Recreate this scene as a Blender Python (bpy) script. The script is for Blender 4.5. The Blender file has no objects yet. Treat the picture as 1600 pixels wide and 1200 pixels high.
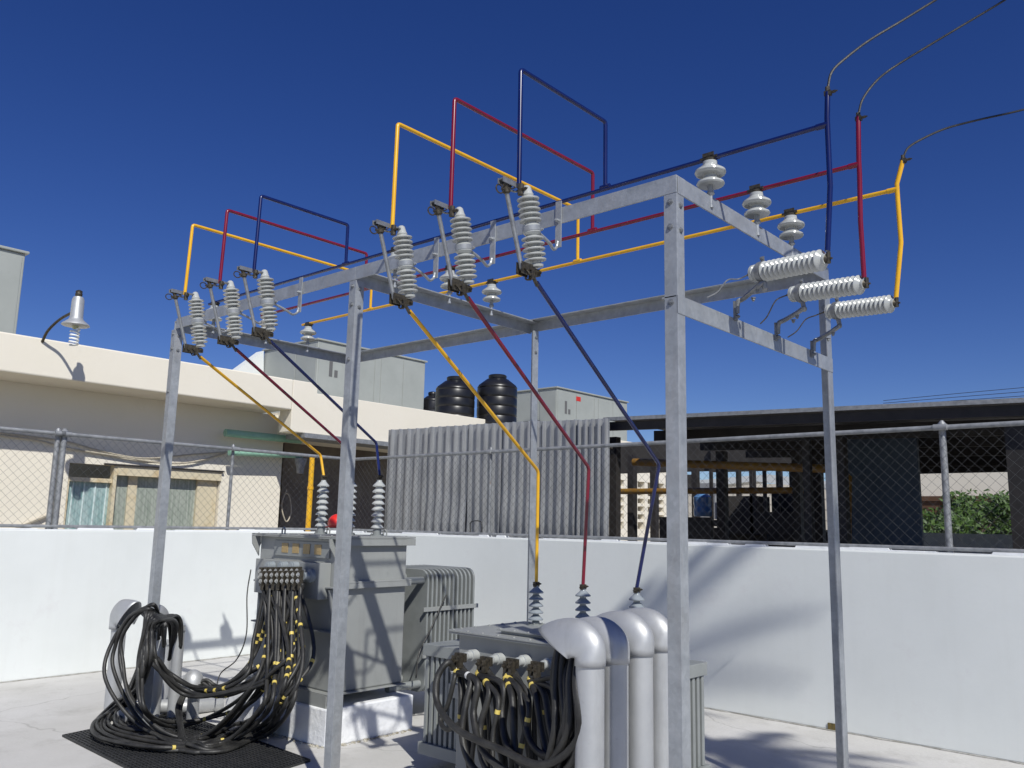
import bpy, bmesh, math, random
from mathutils import Vector, Matrix
random.seed(7)
S = bpy.context.scene
COL = S.collection
# ------------------------------------------------------------------ camera
F, YAW, PITCH, ROLL, CH = 1324.99, 0.72332, 0.16383, 0.02116, 1.6
fw = Vector((-math.sin(YAW)*math.cos(PITCH), math.cos(YAW)*math.cos(PITCH), math.sin(PITCH)))
r0 = Vector((math.cos(YAW), math.sin(YAW), 0)); u0 = r0.cross(fw)
rt = r0*math.cos(ROLL) + u0*math.sin(ROLL); up = -r0*math.sin(ROLL) + u0*math.cos(ROLL)
cd = bpy.data.cameras.new('camera'); cam = bpy.data.objects.new('camera', cd); COL.objects.link(cam)
cd.sensor_width = 36; cd.lens = 36*F/1600; cd.clip_start = .05; cd.clip_end = 3000
mw = Matrix((rt, up, -fw)).transposed().to_4x4(); mw.translation = Vector((0, 0, CH)); cam.matrix_world = mw
S.camera = cam
# ------------------------------------------------------------------ light
SUN_FROM = Vector((.895, -.475, 1.0)).normalized()
w = bpy.data.worlds.new('World'); S.world = w; w.use_nodes = True
nt = w.node_tree; bg = nt.nodes['Background']
sky = nt.nodes.new('ShaderNodeTexSky'); sky.sky_type = 'NISHITA'; sky.sun_disc = False
sky.sun_elevation = math.asin(SUN_FROM.z); sky.sun_rotation = math.atan2(SUN_FROM.x, SUN_FROM.y)
sky.altitude = 1500; sky.air_density = .95; sky.dust_density = .25; sky.ozone_density = 3.5
hs = nt.nodes.new('ShaderNodeHueSaturation'); hs.inputs['Hue'].default_value = .522; hs.inputs['Saturation'].default_value = 1.27; hs.inputs['Value'].default_value = 1.2
nt.links.new(sky.outputs[0], hs.inputs['Color']); nt.links.new(hs.outputs[0], bg.inputs[0]); bg.inputs[1].default_value = .06
sl = bpy.data.lights.new('sun', 'SUN'); sl.energy = 4.0; sl.angle = math.radians(.6); sl.color = (1, .98, .92)
so = bpy.data.objects.new('sun', sl); COL.objects.link(so); so.rotation_euler = SUN_FROM.to_track_quat('Z', 'Y').to_euler()
S.view_settings.view_transform = 'Standard'; S.view_settings.look = 'None'; S.view_settings.exposure = .1; S.view_settings.gamma = 1
S.render.engine = 'CYCLES'

# ------------------------------------------------------------------ helpers
def P(x, y, **k):
    """where the sight line through photo pixel (x, y) meets the plane X=, Y= or Z="""
    d = fw*F + rt*(x-800) + up*(600-y)
    (a, v), = k.items(); i = 'XYZ'.index(a); o = Vector((0, 0, CH))
    return o + d*((v-o[i])/d[i])
def tag(o, label=None, cat=None, group=None, kind=None):
    for k, v in (('label', label), ('category', cat), ('group', group), ('kind', kind)):
        if v: o[k] = v
    return o
def thing(name, loc, label, cat, group=None):
    o = bpy.data.objects.new(name, None); COL.objects.link(o); o.location = loc; o.empty_display_size = .1
    return tag(o, label, cat, group)
def relink(o, parent):
    if parent: o.parent = parent; o.matrix_parent_inverse = world(parent).inverted()
    return o
def world(o):
    m = o.matrix_basis.copy() if not o.parent else world(o.parent) @ o.matrix_parent_inverse @ o.matrix_basis
    return m
class MB:
    def __init__(s): s.bm = bmesh.new(); s.sm = False
    def box(s, a, b, M=None):
        vs = [Vector((x, y, z)) for x in (a[0], b[0]) for y in (a[1], b[1]) for z in (a[2], b[2])]
        if M: vs = [M @ v for v in vs]
        v = [s.bm.verts.new(q) for q in vs]
        for f in ((0,1,3,2),(4,6,7,5),(0,4,5,1),(2,3,7,6),(0,2,6,4),(1,5,7,3)): s.bm.faces.new([v[i] for i in f])
        return s
    def poly(s, pts, thick=None):
        """polygon prism: pts extruded by vector thick"""
        a = [s.bm.verts.new(p) for p in pts]
        if thick is None: s.bm.faces.new(a); return s
        t = Vector(thick); b = [s.bm.verts.new(Vector(p)+t) for p in pts]
        s.bm.faces.new(a); s.bm.faces.new(b[::-1]); n = len(a)
        for i in range(n): s.bm.faces.new((a[i], b[i], b[(i+1) % n], a[(i+1) % n]))
        return s
    def tube(s, pts, r, n=8, smooth=0, cap=True, jit=0):
        pts = [Vector(p) for p in pts]
        if smooth: pts = spline(pts, smooth)
        rs = r if isinstance(r, (list, tuple)) else [r]*len(pts)
        t = [(pts[min(i+1, len(pts)-1)]-pts[max(i-1, 0)]).normalized() for i in range(len(pts))]
        nv = t[0].orthogonal().normalized(); rings = []
        for i, p in enumerate(pts):
            nv = (nv - t[i]*nv.dot(t[i])).normalized(); bv = t[i].cross(nv)
            k = 1.0
            if 0 < i < len(pts)-1:
                c = (pts[i]-pts[i-1]).normalized().dot(t[i]); k = 1/max(c, .6)
            rings.append([s.bm.verts.new(p + (nv*math.cos(2*math.pi*j/n) + bv*math.sin(2*math.pi*j/n))*rs[i]*(1 if smooth else min(k, 1.25))) for j in range(n)])
        for a, b in zip(rings, rings[1:]):
            for j in range(n):
                f = s.bm.faces.new((a[j], a[(j+1) % n], b[(j+1) % n], b[j])); f.smooth = n > 6
        if cap: s.bm.faces.new(rings[0][::-1]); s.bm.faces.new(rings[-1])
        return s
    def lathe(s, prof, a, b=None, n=20, M=None):
        """prof: (distance along axis, radius) list; axis from a towards b"""
        a = Vector(a); d = (Vector(b)-a).normalized() if b is not None else Vector((0, 0, 1))
        x = d.orthogonal().normalized(); y = d.cross(x); rings = []
        for h, r in prof:
            rings.append([s.bm.verts.new(a + d*h + (x*math.cos(2*math.pi*j/n) + y*math.sin(2*math.pi*j/n))*max(r, 1e-4)) for j in range(n)])
        for p, q in zip(rings, rings[1:]):
            for j in range(n):
                f = s.bm.faces.new((p[j], p[(j+1) % n], q[(j+1) % n], q[j])); f.smooth = True
        s.bm.faces.new(rings[0][::-1]); s.bm.faces.new(rings[-1])
        return s
    def build(s, name, mat, parent=None, bevel=0, loc=None, edge=None):
        bmesh.ops.recalc_face_normals(s.bm, faces=s.bm.faces)
        me = bpy.data.meshes.new(name)
        o = bpy.data.objects.new(name, me)
        if loc is not None:
            for v in s.bm.verts: v.co -= Vector(loc)
            o.location = loc
        s.bm.to_mesh(me); s.bm.free(); me.materials.append(mat)
        COL.objects.link(o); relink(o, parent)
        if bevel:
            m = o.modifiers.new('b', 'BEVEL'); m.width = bevel; m.segments = 2; m.limit_method = 'ANGLE'; m.angle_limit = .8
        if any(p.use_smooth for p in me.polygons):
            me.set_sharp_from_angle(angle=.7)
        return o
def spline(p, k):
    out = []
    q = [p[0]*2-p[1]] + list(p) + [p[-1]*2-p[-2]]
    for i in range(1, len(q)-2):
        for j in range(k):
            t = j/k; a, b, c, d = q[i-1:i+3]
            out.append(.5*((2*b) + (c-a)*t + (2*a-5*b+4*c-d)*t*t + (3*b-a-3*c+d)*t**3))
    out.append(p[-1]); return out
def bolt(mb, p, d, r=.011, h=.008):
    mb.lathe([(0, r*1.5), (.003, r*1.5), (.003, r), (h, r), (h, r*.55), (h*1.35, r*.5)], p, Vector(p)+Vector(d), n=6); return mb

# ------------------------------------------------------------------ materials
def mat(name, col, rough=.5, metal=0, noise=0, scale=8, col2=None, bump=0, bscale=60, spec=.5, detail=6, lo=.35, hi=.65, stretch=None, coat=0, extra=None):
    m = bpy.data.materials.new(name); m.use_nodes = True; t = m.node_tree; b = t.nodes['Principled BSDF']
    b.inputs['Base Color'].default_value = (*col, 1); b.inputs['Roughness'].default_value = rough; b.inputs['Metallic'].default_value = metal
    b.inputs['Specular IOR Level'].default_value = spec; b.inputs['Coat Weight'].default_value = coat
    tc = t.nodes.new('ShaderNodeTexCoord'); src = tc.outputs['Object']
    if stretch:
        mp = t.nodes.new('ShaderNodeMapping'); mp.inputs['Scale'].default_value = stretch; t.links.new(src, mp.inputs[0]); src = mp.outputs[0]
    if col2:
        n = t.nodes.new('ShaderNodeTexNoise'); n.inputs['Scale'].default_value = scale; n.inputs['Detail'].default_value = detail; n.inputs['Roughness'].default_value = .6
        t.links.new(src, n.inputs[0]); r = t.nodes.new('ShaderNodeValToRGB'); e = r.color_ramp.elements
        e[0].position = lo; e[1].position = hi; e[0].color = (*col, 1); e[1].color = (*col2, 1)
        t.links.new(n.outputs[0], r.inputs[0]); t.links.new(r.outputs[0], b.inputs['Base Color'])
        out = r.outputs[0]
        if extra:
            sc2, c3, l2, h2 = extra
            n2 = t.nodes.new('ShaderNodeTexNoise'); n2.inputs['Scale'].default_value = sc2; n2.inputs['Detail'].default_value = 8; n2.inputs['Roughness'].default_value = .7
            t.links.new(tc.outputs['Object'], n2.inputs[0]); r2 = t.nodes.new('ShaderNodeValToRGB'); r2.color_ramp.elements[0].position = l2; r2.color_ramp.elements[1].position = h2
            mx = t.nodes.new('ShaderNodeMix'); mx.data_type = 'RGBA'; t.links.new(n2.outputs[0], r2.inputs[0]); t.links.new(r2.outputs[0], mx.inputs['Factor'])
            t.links.new(out, mx.inputs['A']); mx.inputs['B'].default_value = (*c3, 1); t.links.new(mx.outputs['Result'], b.inputs['Base Color'])
    if bump:
        n3 = t.nodes.new('ShaderNodeTexNoise'); n3.inputs['Scale'].default_value = bscale; n3.inputs['Detail'].default_value = 5
        t.links.new(tc.outputs['Object'], n3.inputs[0]); bp = t.nodes.new('ShaderNodeBump'); bp.inputs['Strength'].default_value = bump; bp.inputs['Distance'].default_value = .01
        t.links.new(n3.outputs[0], bp.inputs['Height']); t.links.new(bp.outputs[0], b.inputs['Normal'])
    return m
GALV = mat('galvanised_steel', (.30, .32, .34), .42, .35, col2=(.42, .44, .46), scale=14, lo=.3, hi=.7, bump=.08, extra=(3.5, (.27, .28, .29), .55, .8))
GALVD = mat('weathered_galvanised_pipe', (.22, .23, .24), .55, .35, col2=(.34, .35, .36), scale=18, extra=(9, (.2, .12, .07), .64, .76))
WIRE = mat('dull_wire', (.06, .062, .065), .55, .3, col2=(.11, .112, .115), scale=9)
HARD = mat('galvanised_hardware', (.20, .21, .22), .45, .5, col2=(.30, .31, .32), scale=40)
BOLT = mat('bright_bolt', (.55, .55, .53), .3, .7)
DARKM = mat('tarnished_bronze', (.045, .04, .032), .5, .6, col2=(.11, .095, .07), scale=60)
PORC = mat('grey_porcelain', (.41, .425, .41), .16, 0, col2=(.47, .485, .47), scale=9, coat=.4)
PORCG = mat('blue_grey_porcelain', (.24, .27, .29), .15, 0, col2=(.30, .33, .35), scale=9, coat=.4)
PAINT = mat('grey_transformer_paint', (.27, .28, .272), .38, 0, col2=(.30, .31, .30), scale=3, bump=.03, bscale=25, extra=(7, (.20, .22, .215), .6, .8))
PAINT2 = mat('radiator_paint', (.26, .275, .27), .42, 0, col2=(.22, .235, .23), scale=6)
YEL = mat('yellow_enamel', (.80, .45, .018), .28, 0, col2=(.72, .38, .014), scale=7, coat=.2)
RED = mat('crimson_enamel', (.20, .008, .028), .26, 0, col2=(.16, .006, .022), scale=7, coat=.3)
BLU = mat('navy_enamel', (.006, .014, .10), .26, 0, col2=(.005, .010, .075), scale=7, coat=.3)
RUB = mat('black_rubber', (.012, .012, .012), .5, 0, col2=(.04, .039, .036), scale=9, bump=.15, bscale=120)
TAPE = mat('yellow_tape', (.75, .60, .16), .5, col2=(.62, .47, .10), scale=30)
TAPEW = mat('white_tape', (.7, .7, .68), .5)
ALU = mat('aluminium_paint', (.44, .45, .46), .50, .45, col2=(.51, .52, .525), scale=5, bump=.12, bscale=14, extra=(26, (.38, .38, .39), .62, .8))
WHITE = mat('white_wall_paint', (.675, .70, .685), .75, 0, col2=(.72, .745, .73), scale=1.1, bump=.07, bscale=22, extra=(2.2, (.64, .645, .64), .58, .8), spec=.25)
PADW = mat('chipped_whitewash', (.74, .75, .77), .8, 0, col2=(.80, .81, .82), scale=6, bump=.8, bscale=18, extra=(13, (.40, .38, .34), .66, .72), spec=.2)
def weather(m, dark, amount, sc=(5, 5, .35)):
    t = m.node_tree; b = t.nodes['Principled BSDF']; src = b.inputs['Base Color'].links[0].from_socket
    tc = t.nodes.new('ShaderNodeTexCoord'); mp = t.nodes.new('ShaderNodeMapping'); mp.inputs['Scale'].default_value = sc; t.links.new(tc.outputs['Object'], mp.inputs[0])
    n = t.nodes.new('ShaderNodeTexNoise'); n.inputs['Scale'].default_value = 1.6; n.inputs['Detail'].default_value = 7; n.inputs['Roughness'].default_value = .65; t.links.new(mp.outputs[0], n.inputs[0])
    r = t.nodes.new('ShaderNodeValToRGB'); r.color_ramp.elements[0].position = .52; r.color_ramp.elements[1].position = .8; r.color_ramp.elements[1].color = (amount, amount, amount, 1); t.links.new(n.outputs[0], r.inputs[0])
    mx = t.nodes.new('ShaderNodeMix'); mx.data_type = 'RGBA'; t.links.new(r.outputs[0], mx.inputs['Factor']); t.links.new(src, mx.inputs['A']); mx.inputs['B'].default_value = (*dark, 1); t.links.new(mx.outputs['Result'], b.inputs['Base Color'])
weather(WHITE, (.50, .50, .46), .10); weather(GALV, (.30, .22, .15), .25, (8, 8, 1.2)); weather(ALU, (.30, .29, .27), .45, (9, 9, 1.5)); weather(PAINT, (.12, .115, .10), .25, (7, 7, .8))
def spangle(m):
    t = m.node_tree; b = t.nodes['Principled BSDF']; src = b.inputs['Base Color'].links[0].from_socket
    tc = t.nodes.new('ShaderNodeTexCoord'); v = t.nodes.new('ShaderNodeTexVoronoi'); v.inputs['Scale'].default_value = 55; t.links.new(tc.outputs['Object'], v.inputs[0])
    bw = t.nodes.new('ShaderNodeRGBToBW'); t.links.new(v.outputs['Color'], bw.inputs[0]); mr = t.nodes.new('ShaderNodeMapRange'); mr.inputs['To Min'].default_value = .91; mr.inputs['To Max'].default_value = 1.07; t.links.new(bw.outputs[0], mr.inputs[0])
    mx = t.nodes.new('ShaderNodeMix'); mx.data_type = 'RGBA'; mx.blend_type = 'MULTIPLY'; mx.inputs['Factor'].default_value = 1; t.links.new(src, mx.inputs['A']); t.links.new(mr.outputs[0], mx.inputs['B']); t.links.new(mx.outputs['Result'], b.inputs['Base Color'])
spangle(GALV)
CREAM = mat('cream_render', (.76, .71, .60), .8, 0, col2=(.79, .74, .635), scale=.9, bump=.15, bscale=20, extra=(1.8, (.70, .645, .54), .6, .82), spec=.2)
ACG = mat('grey_green_sheet_metal', (.31, .33, .31), .45, 0, col2=(.35, .37, .35), scale=1.4, extra=(5, (.28, .30, .28), .6, .8))
BLACKP = mat('black_plastic', (.008, .008, .009), .35, 0, col2=(.016, .016, .017), scale=4)
SHEET = mat('zinc_sheet', (.30, .31, .325), .42, .4, col2=(.42, .43, .44), scale=3, stretch=(4, 4, .6), bump=.1, bscale=8)
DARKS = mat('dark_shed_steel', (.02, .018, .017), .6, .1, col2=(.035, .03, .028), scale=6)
ROOFU = mat('shed_roof_sheet', (.16, .16, .165), .5, .2, col2=(.22, .22, .23), scale=2)
BLUEP = mat('dark_blue_panel', (.035, .055, .085), .6, 0, col2=(.045, .07, .105), scale=2)
GREEN = mat('pale_green_pipe', (.22, .42, .31), .4, 0, col2=(.30, .52, .40), scale=5)
RUST = mat('rusty_yellow_trim', (.60, .53, .38), .7, 0, col2=(.46, .32, .13), scale=3, lo=.5, hi=.75)
MATM = mat('black_rubber_mat', (.018, .019, .02), .6, 0, col2=(.03, .03, .031), scale=12)
REDP = mat('red_plastic', (.72, .03, .02), .35, coat=.3)
LEAF = mat('leaf_green', (.03, .07, .012), .55, 0, col2=(.07, .13, .02), scale=5)
BARK = mat('bark', (.09, .06, .04), .85, bump=.5)
GLASSW = mat('lamp_glass', (.85, .87, .86), .2)
BROWN = mat('brown_timber', (.10, .05, .025), .7)
LABELM = mat('ochre_warning_label', (.42, .30, .14), .5, col2=(.34, .24, .10), scale=60)
LABELR = mat('red_sign_label', (.55, .03, .02), .4)
# concrete ground
def ground_mat():
    m = mat('pale_concrete', (.50, .49, .465), .85, 0, col2=(.57, .56, .54), scale=1.3, bump=.3, bscale=35, extra=(2.3, (.38, .37, .345), .52, .80), spec=.2)
    t = m.node_tree; b = t.nodes['Principled BSDF']; src = b.inputs['Base Color'].links[0].from_socket
    tc = t.nodes.new('ShaderNodeTexCoord'); n = t.nodes.new('ShaderNodeTexNoise'); n.inputs['Scale'].default_value = 1.2; n.inputs['Detail'].default_value = 4
    t.links.new(tc.outputs['Object'], n.inputs[0])
    ad = t.nodes.new('ShaderNodeMix'); ad.data_type = 'RGBA'; ad.blend_type = 'LINEAR_LIGHT'; ad.inputs['Factor'].default_value = .3
    t.links.new(tc.outputs['Object'], ad.inputs['A']); t.links.new(n.outputs['Color'], ad.inputs['B'])
    v = t.nodes.new('ShaderNodeTexVoronoi'); v.feature = 'DISTANCE_TO_EDGE'; v.inputs['Scale'].default_value = .38; t.links.new(ad.outputs['Result'], v.inputs[0])
    r = t.nodes.new('ShaderNodeValToRGB'); r.color_ramp.elements[0].color = (.75, .75, .74, 1); r.color_ramp.elements[0].position = .0008; r.color_ramp.elements[1].position = .003; r.color_ramp.elements[1].color = (1, 1, 1, 1)
    t.links.new(v.outputs[0], r.inputs[0]); mx = t.nodes.new('ShaderNodeMix'); mx.data_type = 'RGBA'; mx.blend_type = 'MULTIPLY'; mx.inputs['Factor'].default_value = 1
    t.links.new(src, mx.inputs['A']); t.links.new(r.outputs[0], mx.inputs['B']); t.links.new(mx.outputs['Result'], b.inputs['Base Color'])
    return m
CONC = ground_mat()
EARTH = mat('dusty_ground', (.30, .27, .22), .9, col2=(.36, .33, .28), scale=.6)

# ------------------------------------------------------------------ ground
XW, YW, WT, RZ = -9.24, 7.1965, 1.447, 2.429      # left wall face, right wall face, wall top, rail height
tag(MB().poly([(-900, -900, -.01), (900, -900, -.01), (900, 900, -.01), (-900, 900, -.01)]).build('ground', EARTH), kind='structure')
tag(MB().poly([(XW-.05, -6, 0), (8, -6, 0), (8, YW+.05, 0), (XW-.05, YW+.05, 0)]).build('yard_floor', CONC), kind='structure')

# ------------------------------------------------------------------ low white walls with chain-link fence on top
def wall(a, b, nrm, label):
    t = thing('low_wall', (a+b)/2, label, 'wall')
    d = (b-a).normalized(); L = (b-a).length; rnd = random.Random(3)
    mb = MB(); n = Vector(nrm)
    M = Matrix((d, -n, Vector((0, 0, 1)))).transposed().to_4x4(); M.translation = a
    mb.box((0, 0, 0), (L, .2, WT), M); mb.build('wall_body', WHITE, t, .012)
    # mortar smear where wall meets floor
    mb = MB(); pts = []; x = 0.0
    while x < L:
        pts.append((x, rnd.uniform(.002, .03))); x += rnd.uniform(.05, .2)
    for (x0, w0), (x1, w1) in zip(pts, pts[1:]):
        mb.poly([M @ Vector(q) for q in ((x0, -.001, .002), (x0, -w0, .002), (x1, -w1, .002), (x1, -.001, .002))], (0, 0, .006))
    mb.build('mortar_line', mat('foot_mortar', (.50, .49, .46), .9, col2=(.30, .29, .25), scale=14), t)
    return t
wall(Vector((-9.24, -5, 0)), Vector((-9.24, 7.1965, 0)), (1, 0, 0), 'white painted low wall lit bright behind the looped cables at left')
wall(Vector((-9.44, 7.1965, 0)), Vector((7, 7.1965, 0)), (0, -1, 0), 'long white painted low wall with soft shadows behind both transformers')

def fence(a, d, L, nrm, posts, gates, label):
    d = Vector(d); n = Vector(nrm); t = thing('chain_link_fence', a, label, 'fence')
    M = Matrix((d, -n, Vector((0, 0, 1)))).transposed().to_4x4(); M.translation = Vector(a)
    z0, z1 = WT+.035, RZ
    MB().tube([M @ Vector((0, 0, z1)), M @ Vector((L, 0, z1))], .021, 10).build('top_rail', GALVD, t)
    MB().tube([M @ Vector((0, 0, z0)), M @ Vector((L, 0, z0))], .016, 10).build('bottom_rail', GALVD, t)
    for x, r in posts:
        mb = MB().tube([M @ Vector((x, .03, WT-.1)), M @ Vector((x, .03, z1+.02))], r, 12)
        mb.lathe([(0, r*1.15), (.02, r*1.15), (.045, r*.4)], M @ Vector((x, .03, z1+.015)), n=12)
        mb.build('post', GALVD, t)
        MB().tube([M @ Vector((x-.05, -.022, z1)), M @ Vector((x+.05, -.022, z1))], .026, 10).build('rail_clamp', GALVD, t)
    mb = MB(); cw = .09; ch = .09; h = z1-z0; rr = .0012
    k = -int(h/ch)-1
    nx = int(L/cw)+1
    for i in range(k, nx):
        for sgn in (1, -1):
            x0, x1 = (i*cw, i*cw+h) if sgn == 1 else (i*cw+h, i*cw)
            q0 = Vector((x0, -.001*sgn, z0)); q1 = Vector((x1, -.001*sgn, z1))
            # clip to 0..L
            def cl(p, q):
                if p.x < 0: p = p + (q-p)*((0-p.x)/(q.x-p.x))
                if p.x > L: p = p + (q-p)*((L-p.x)/(q.x-p.x))
                return p
            if (x0 < 0 and x1 < 0) or (x0 > L and x1 > L): continue
            p, q = cl(q0, q1), cl(q1, q0)
            mb.tube([M @ p, M @ q], rr, 4, cap=False)
    o = mb.build('wire_mesh', WIRE, t)
    rnd = random.Random(5); x = .02; prof = [(x, WT+.001)]
    while x < L-.4:
        h_ = rnd.choice((.006, .012, .022, .026)); prof += [(x, WT+h_)]; x += rnd.uniform(.08, .4); prof += [(x, WT+h_)]; x += .01
    prof.append((x, WT+.001)); MB().poly([M @ Vector((a_, -.028, z_)) for a_, z_ in prof], d.cross(Vector((0, 0, 1)))*0 - n*.07).build('mortar_bed', PADW, t)
    return t
fl = P(100, 700, X=XW-.08).y; fl2 = P(362, 760, X=XW-.08).y
fence((XW-.08, -4, 0), (0, 1, 0), YW+.08+4, (1, 0, 0), [(fl+4, .032), (fl+4-.062, .026), (fl2+4, .02), (YW+4+.02, .03)], 0, 'chain link fence on the bright left wall with a doubled steel post')
px = [P(763, 760, Y=YW+.08).x, P(1476, 760, Y=YW+.08).x]
fence((XW-.08, YW+.08, 0), (1, 0, 0), 15.5, (0, -1, 0), [(px[0]-XW+.08, .018), (px[1]-XW+.08, .026)], 0, 'long chain link fence in front of the zinc sheets and dark shed')

# ------------------------------------------------------------------ steel frame
XA, XB, XC, YF, YB, H, LZ = -6.5327, -4.2029, -1.8863, 3.2433, 5.068, 3.2, 2.6302
FR = thing('steel_frame', ((XA+XC)/2, (YF+YB)/2, 0), 'galvanised angle iron frame on six posts spanning above both grey transformers', 'frame')
BW, TK = .085, .008
def post(X, Y, sx, sy, name='post'):
    # outer corner at X,Y ; flanges run towards -sx along X and -sy along Y
    mb = MB(); W = .067
    x0, x1 = sorted((X, X-sx*W)); y0, y1 = sorted((Y, Y-sy*TK)); mb.box((x0, y0, .012), (x1, y1, H-BW-.003))
    x0, x1 = sorted((X, X-sx*TK)); y0, y1 = sorted((Y-sy*(TK+.0005), Y-sy*W)); mb.box((x0, y0, .012), (x1, y1, H-BW-.003))
    o = mb.build(name, GALV, FR, .0015)
    bp = MB(); x0, x1 = sorted((X+sx*.05, X-sx*.15)); y0, y1 = sorted((Y+sy*.05, Y-sy*.15)); bp.box((x0, y0, .001), (x1, y1, .012)); bp.build('base_plate', GALV, o)
    for dz in (.14, .26):
        bolt(MB(), (X-sx*.034, Y+sy*(-0.0 if sy < 0 else -TK), H-dz+.015), (0, -1, 0)).build('bolt', HARD, o)
        bolt(MB(), (X+(0 if sx > 0 else TK), Y-sy*.034, H-dz), (1, 0, 0), .010).build('bolt', HARD, o)
    bolt(MB(), (X-sx*.034, Y-.0005 if sy < 0 else Y-TK, LZ-.03), (0, -1, 0)).build('bolt', HARD, o)
    return o
for X in (XA, XB, XC):
    post(X, YF, 1, -1); post(X, YB, 1, 1)
def beam(a, b, inward, name='beam', w_=BW, flange='top'):
    """L angle: vertical flange in the plane through a-b, horizontal flange pointing inward"""
    a, b = Vector(a), Vector(b); d = (b-a).normalized(); n = Vector(inward)
    M = Matrix((d, n, Vector((0, 0, 1)))).transposed().to_4x4(); M.translation = a; L = (b-a).length
    mb = MB(); mb.box((0, 0, -w_), (L, TK, 0), M)
    z = (-TK, 0) if flange == 'top' else (-w_, -w_+TK)
    mb.box((0, TK+.0005, z[0]), (L, w_, z[1]), M)
    return mb.build(name, GALV, FR, .0015)
beam((XA, YF, H), (XB-.012, YF, H), (0, 1, 0)); beam((XB-.011, YF, H), (XC, YF, H), (0, 1, 0))
beam((XA, YB, H), (XB-.012, YB, H), (0, -1, 0)); beam((XB-.011, YB, H), (XC, YB, H), (0, -1, 0))
for X, dx_ in ((XA-.05, 1), (XB-.08, 1), (XC+.0025, -1)):
    if dx_ > 0: beam((X, YF+.012, H-.0125), (X, YB-.012, H-.0125), (1, 0, 0))
    else: beam((X, YF+.012, H-.0035), (X, YB-.012, H-.0035), (-1, 0, 0))
beam((XC+.003, YF+.0, LZ), (XC+.003, YB, LZ), (-1, 0, 0), 'lower_rail')

# ------------------------------------------------------------------ insulator profiles
def sheds(z0, n, pitch, rc, rd, droop=.012, th=.006):
    pr = []
    for i in range(n):
        z = z0 + i*pitch
        pr += [(z, rc), (z+.25*pitch-droop*.3, rc+(rd-rc)*.55), (z+.18*pitch-droop*.2, rd-.002), (z+.18*pitch+th*.5, rd), (z+.18*pitch+th, rd-.002), (z+.62*pitch, rc+(rd-rc)*.35), (z+.85*pitch, rc)]
    return pr

# ------------------------------------------------------------------ post insulators carrying the buses
BY = (3.57, 4.08, 4.52); BZ = 3.405
COLN = ('blue', 'red', 'yellow')
def post_insulator(X, Y, label):
    t = thing('post_insulator', (X, Y, H), label, 'insulator', 'post insulators under the coloured bus tubes')
    MB().lathe([(-.06, .008), (-.06, .013), (-.045, .013), (-.045, .008), (0, .009), (.012, .02), (.03, .013), (.085, .013)], (X, Y, H-.003), n=12).build('pin', GALV, t)
    MB().lathe([(.055, .018), (.058, .03), (.05, .055), (.052, .064), (.058, .068), (.066, .066), (.08, .045), (.095, .034), (.105, .034), (.108, .045), (.105, .062), (.108, .071), (.116, .076), (.126, .074), (.142, .052), (.155, .036), (.172, .036)], (X, Y, H), n=28).build('porcelain', PORC, t)
    c = MB().lathe([(.168, .03), (.185, .034), (.19, .028)], (X, Y, H), n=14)
    c.box((X-.045, Y-.02, H+.186), (X+.045, Y+.02, H+.196)); c.box((X-.03, Y-.022, H+.196), (X+.03, Y-.017, H+.215)); c.box((X-.03, Y+.017, H+.196), (X+.03, Y+.022, H+.215))
    c.build('bus_clamp', DARKM, t)
for bx, bn in ((XC-.03, 'the near cross beam beside the arresters'), (XB-.04, 'the middle cross beam'), (XA-.03, 'the far left cross beam')):
    for y_, c_ in zip(BY, COLN):
        post_insulator(bx+.03, y_, 'two shed post insulator under the %s tube on %s' % (c_, bn))

# ------------------------------------------------------------------ coloured buses with loops
CX2 = (-2.511, -2.965, -3.41); CX1 = (-4.755, -5.17, -5.64)
LT = 3.735
def elbow(pts, r=.055, k=4):
    """round the inner corners a little"""
    pts = [Vector(p) for p in pts]; out = [pts[0]]
    for a, b, c in zip(pts, pts[1:], pts[2:]):
        u, v = (a-b).normalized()*r, (c-b).normalized()*r
        for i in range(k+1):
            s_ = i/k; out.append((b+u)*(1-s_)**2 + b*2*s_*(1-s_) + (b+v)*s_*s_)
    out.append(pts[-1]); return out
RT = .0115
for i, (Y, m, cn) in enumerate(zip(BY, (BLU, RED, YEL), ('navy blue', 'crimson', 'yellow'))):
    t = thing('bus_tube', (XB, Y, BZ), '%s painted bus tube with two square loops running along the top of the frame' % cn, 'bus bar', 'coloured bus tubes on the frame')
    ex = (-1.307, -1.347, -1.303)[i]
    MB().tube([(XA-.1, Y, BZ), (ex, Y, BZ-.015)], RT, 12).build('main_tube', m, t)
    top = P(*((1293, 146), (1341, 184), (1410, 254))[i], Y=Y); bot = P(*((1293, 392), (1350, 434), (1400, 466))[i], Y=Y)
    mid = Vector((ex, Y, BZ-.015))
    bow = Vector(((.012, -.005, .022)[i], 0, 0))
    MB().tube([top + Vector((0, 0, .01)), top, mid + Vector((0, 0, .03)), mid - Vector((0, 0, .05)), (mid+bot)/2 + bow, bot], [RT*.9]+[RT*1.05]*5, 12, smooth=0).build('riser', m, t)
    MB().tube([mid + Vector((-.05, 0, 0)), mid + Vector((.0, 0, 0))], RT*1.25, 12).build('coupling', m, t)
    for X, X2, LT in ((CX1[i], CX1[i], 3.69), (CX2[i], CX2[i], 3.775)):
        MB().tube(elbow([(X+.03, 2.83, H-.045), (X, 2.86, LT), (X2, Y, LT+.005), (X2, Y, BZ)], .02), RT, 12).build('loop', m, t)
        MB().tube([(X2-.03, Y, BZ), (X2+.03, Y, BZ)], RT*1.2, 12).build('tee', m, t)

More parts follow.
